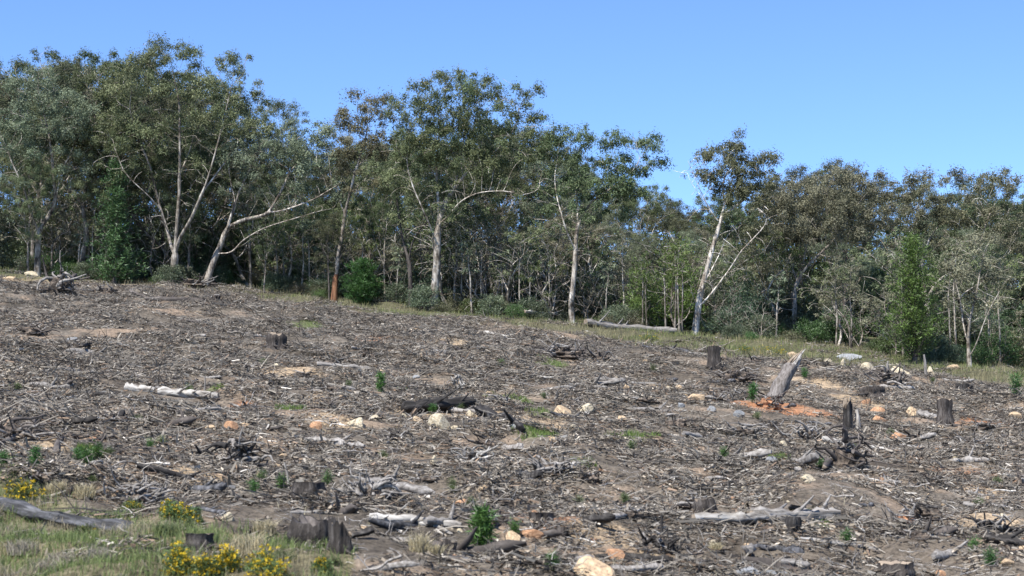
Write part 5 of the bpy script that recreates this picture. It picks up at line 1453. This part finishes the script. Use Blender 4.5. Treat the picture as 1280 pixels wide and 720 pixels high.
flower_bush(238, 655, 30, 20, 'yellow flowering bush above the sawn stump', 3, 0.6)
flower_bush(222, 718, 34, 34, 'rounded yellow bush below the sawn stump', 4, 1.4)
flower_bush(258, 718, 34, 24, 'low yellow bush between two rounded ones', 5, 1.0)
flower_bush(283, 714, 34, 28, 'rounded yellow bush beside the low yellow one', 6, 1.4)
flower_bush(335, 722, 56, 34, 'widest yellow bush near the large fissured stump', 7, 1.5)
flower_bush(402, 719, 20, 20, 'smallest yellow bush alone below the large fissured stump', 8, 1.0)
flower_bush(165, 640, 24, 12, 'sparse yellow flowering sprig behind the verge log', 9, 0.3)
flower_bush(108, 672, 26, 12, 'sparse yellow flowering sprig in front of the verge log', 10, 0.3)
flower_bush(963, 444, 40, 13, 'yellow flowering bush around a cream stone at the forest edge', 11, 0.9)
flower_bush(928, 440, 26, 9, 'low yellow flowering bush at the forest edge grass', 12, 0.5)
flower_bush(812, 425, 26, 9, 'low yellow flowering bush before the fallen tree', 13, 0.4)
MARK = [(g_at[0], g_at[1], nm) for nm, g_at in [(nm, ground_at(px, py)) for px, py, nm in [
    (215, 493, 'the long white log'), (245, 515, 'the split grey log'), (430, 460, 'the lone smooth grey log'), (150, 436, 'the small pale log'), (546, 512, 'the thick blackened log'), (626, 530, 'the black hollow log'),
    (520, 655, 'the whitened log'), (910, 655, 'the crumbling pale log'), (1000, 652, 'the hollow log'), (1046, 555, 'the short white log'), (1120, 564, 'the thin white log'), (736, 486, 'the straight white pole'),
    (218, 378, 'the dark upper log'), (564, 436, 'the short dark log'), (395, 684, 'the large fissured stump'), (384, 622, 'the flat topped stump'), (677, 656, 'the small stump by clay'), (893, 461, 'the upright dark stump'),
    (1182, 531, 'the tall fissured stump'), (962, 500, 'the leaning broken trunk'), (1060, 588, 'the tangled root heap'), (705, 448, 'the wide root heap'), (296, 582, 'the black branch tangle'), (822, 690, 'the charred root heap'),
    (1113, 483, 'the dark root plate'), (108, 560, 'the crooked dark bough'), (20, 545, 'the forked dark bough'), (738, 720, 'the big ochre boulder'), (716, 514, 'the paired tan boulders'), (447, 532, 'the lone cream boulder'),
    (730, 584, 'the white wood slab'), (1120, 720, 'the broad purple stump'), (1250, 680, 'the black splintery heap'), (1216, 632, 'the round grey log'), (345, 434, 'the decayed upper stump'), (74, 362, 'the upturned root plate'),
    (40, 418, 'the earthy root heap'), (180, 628, 'the spiky weathered heap'), (460, 620, 'the spiky grey root heap'), (590, 578, 'the pale splintered heap'), (672, 554, 'the bright grass patch'), (790, 548, 'the long grass patch'),
    (476, 490, 'the narrow pine seedling'), (870, 500, 'the flat tan boulder'), (979, 560, 'the square cream stone'), (1270, 494, 'the leafy seedling')]]]
for o in COL.objects:
    lb = o.get('label', '')
    if o.parent is None and (lb.endswith(' in the litter') or lb.endswith('in the grey litter')):
        x, y = o.location[0], o.location[1]
        nm = min(MARK, key=lambda m: (m[0] - x) ** 2 + (0.6 * (m[1] - y)) ** 2)[2]
        o['label'] = lb.replace(' lying in the litter', ' lying').replace(' in the litter', '').replace(' in the grey litter', '') + ' near ' + nm
print('TRIS', sum(len(m.loop_triangles) or sum(max(len(p.vertices) - 2, 0) for p in m.polygons) for m in bpy.data.meshes) if False else sum(len(m.loops) - 2 * len(m.polygons) for m in bpy.data.meshes), 'litter points', NL)
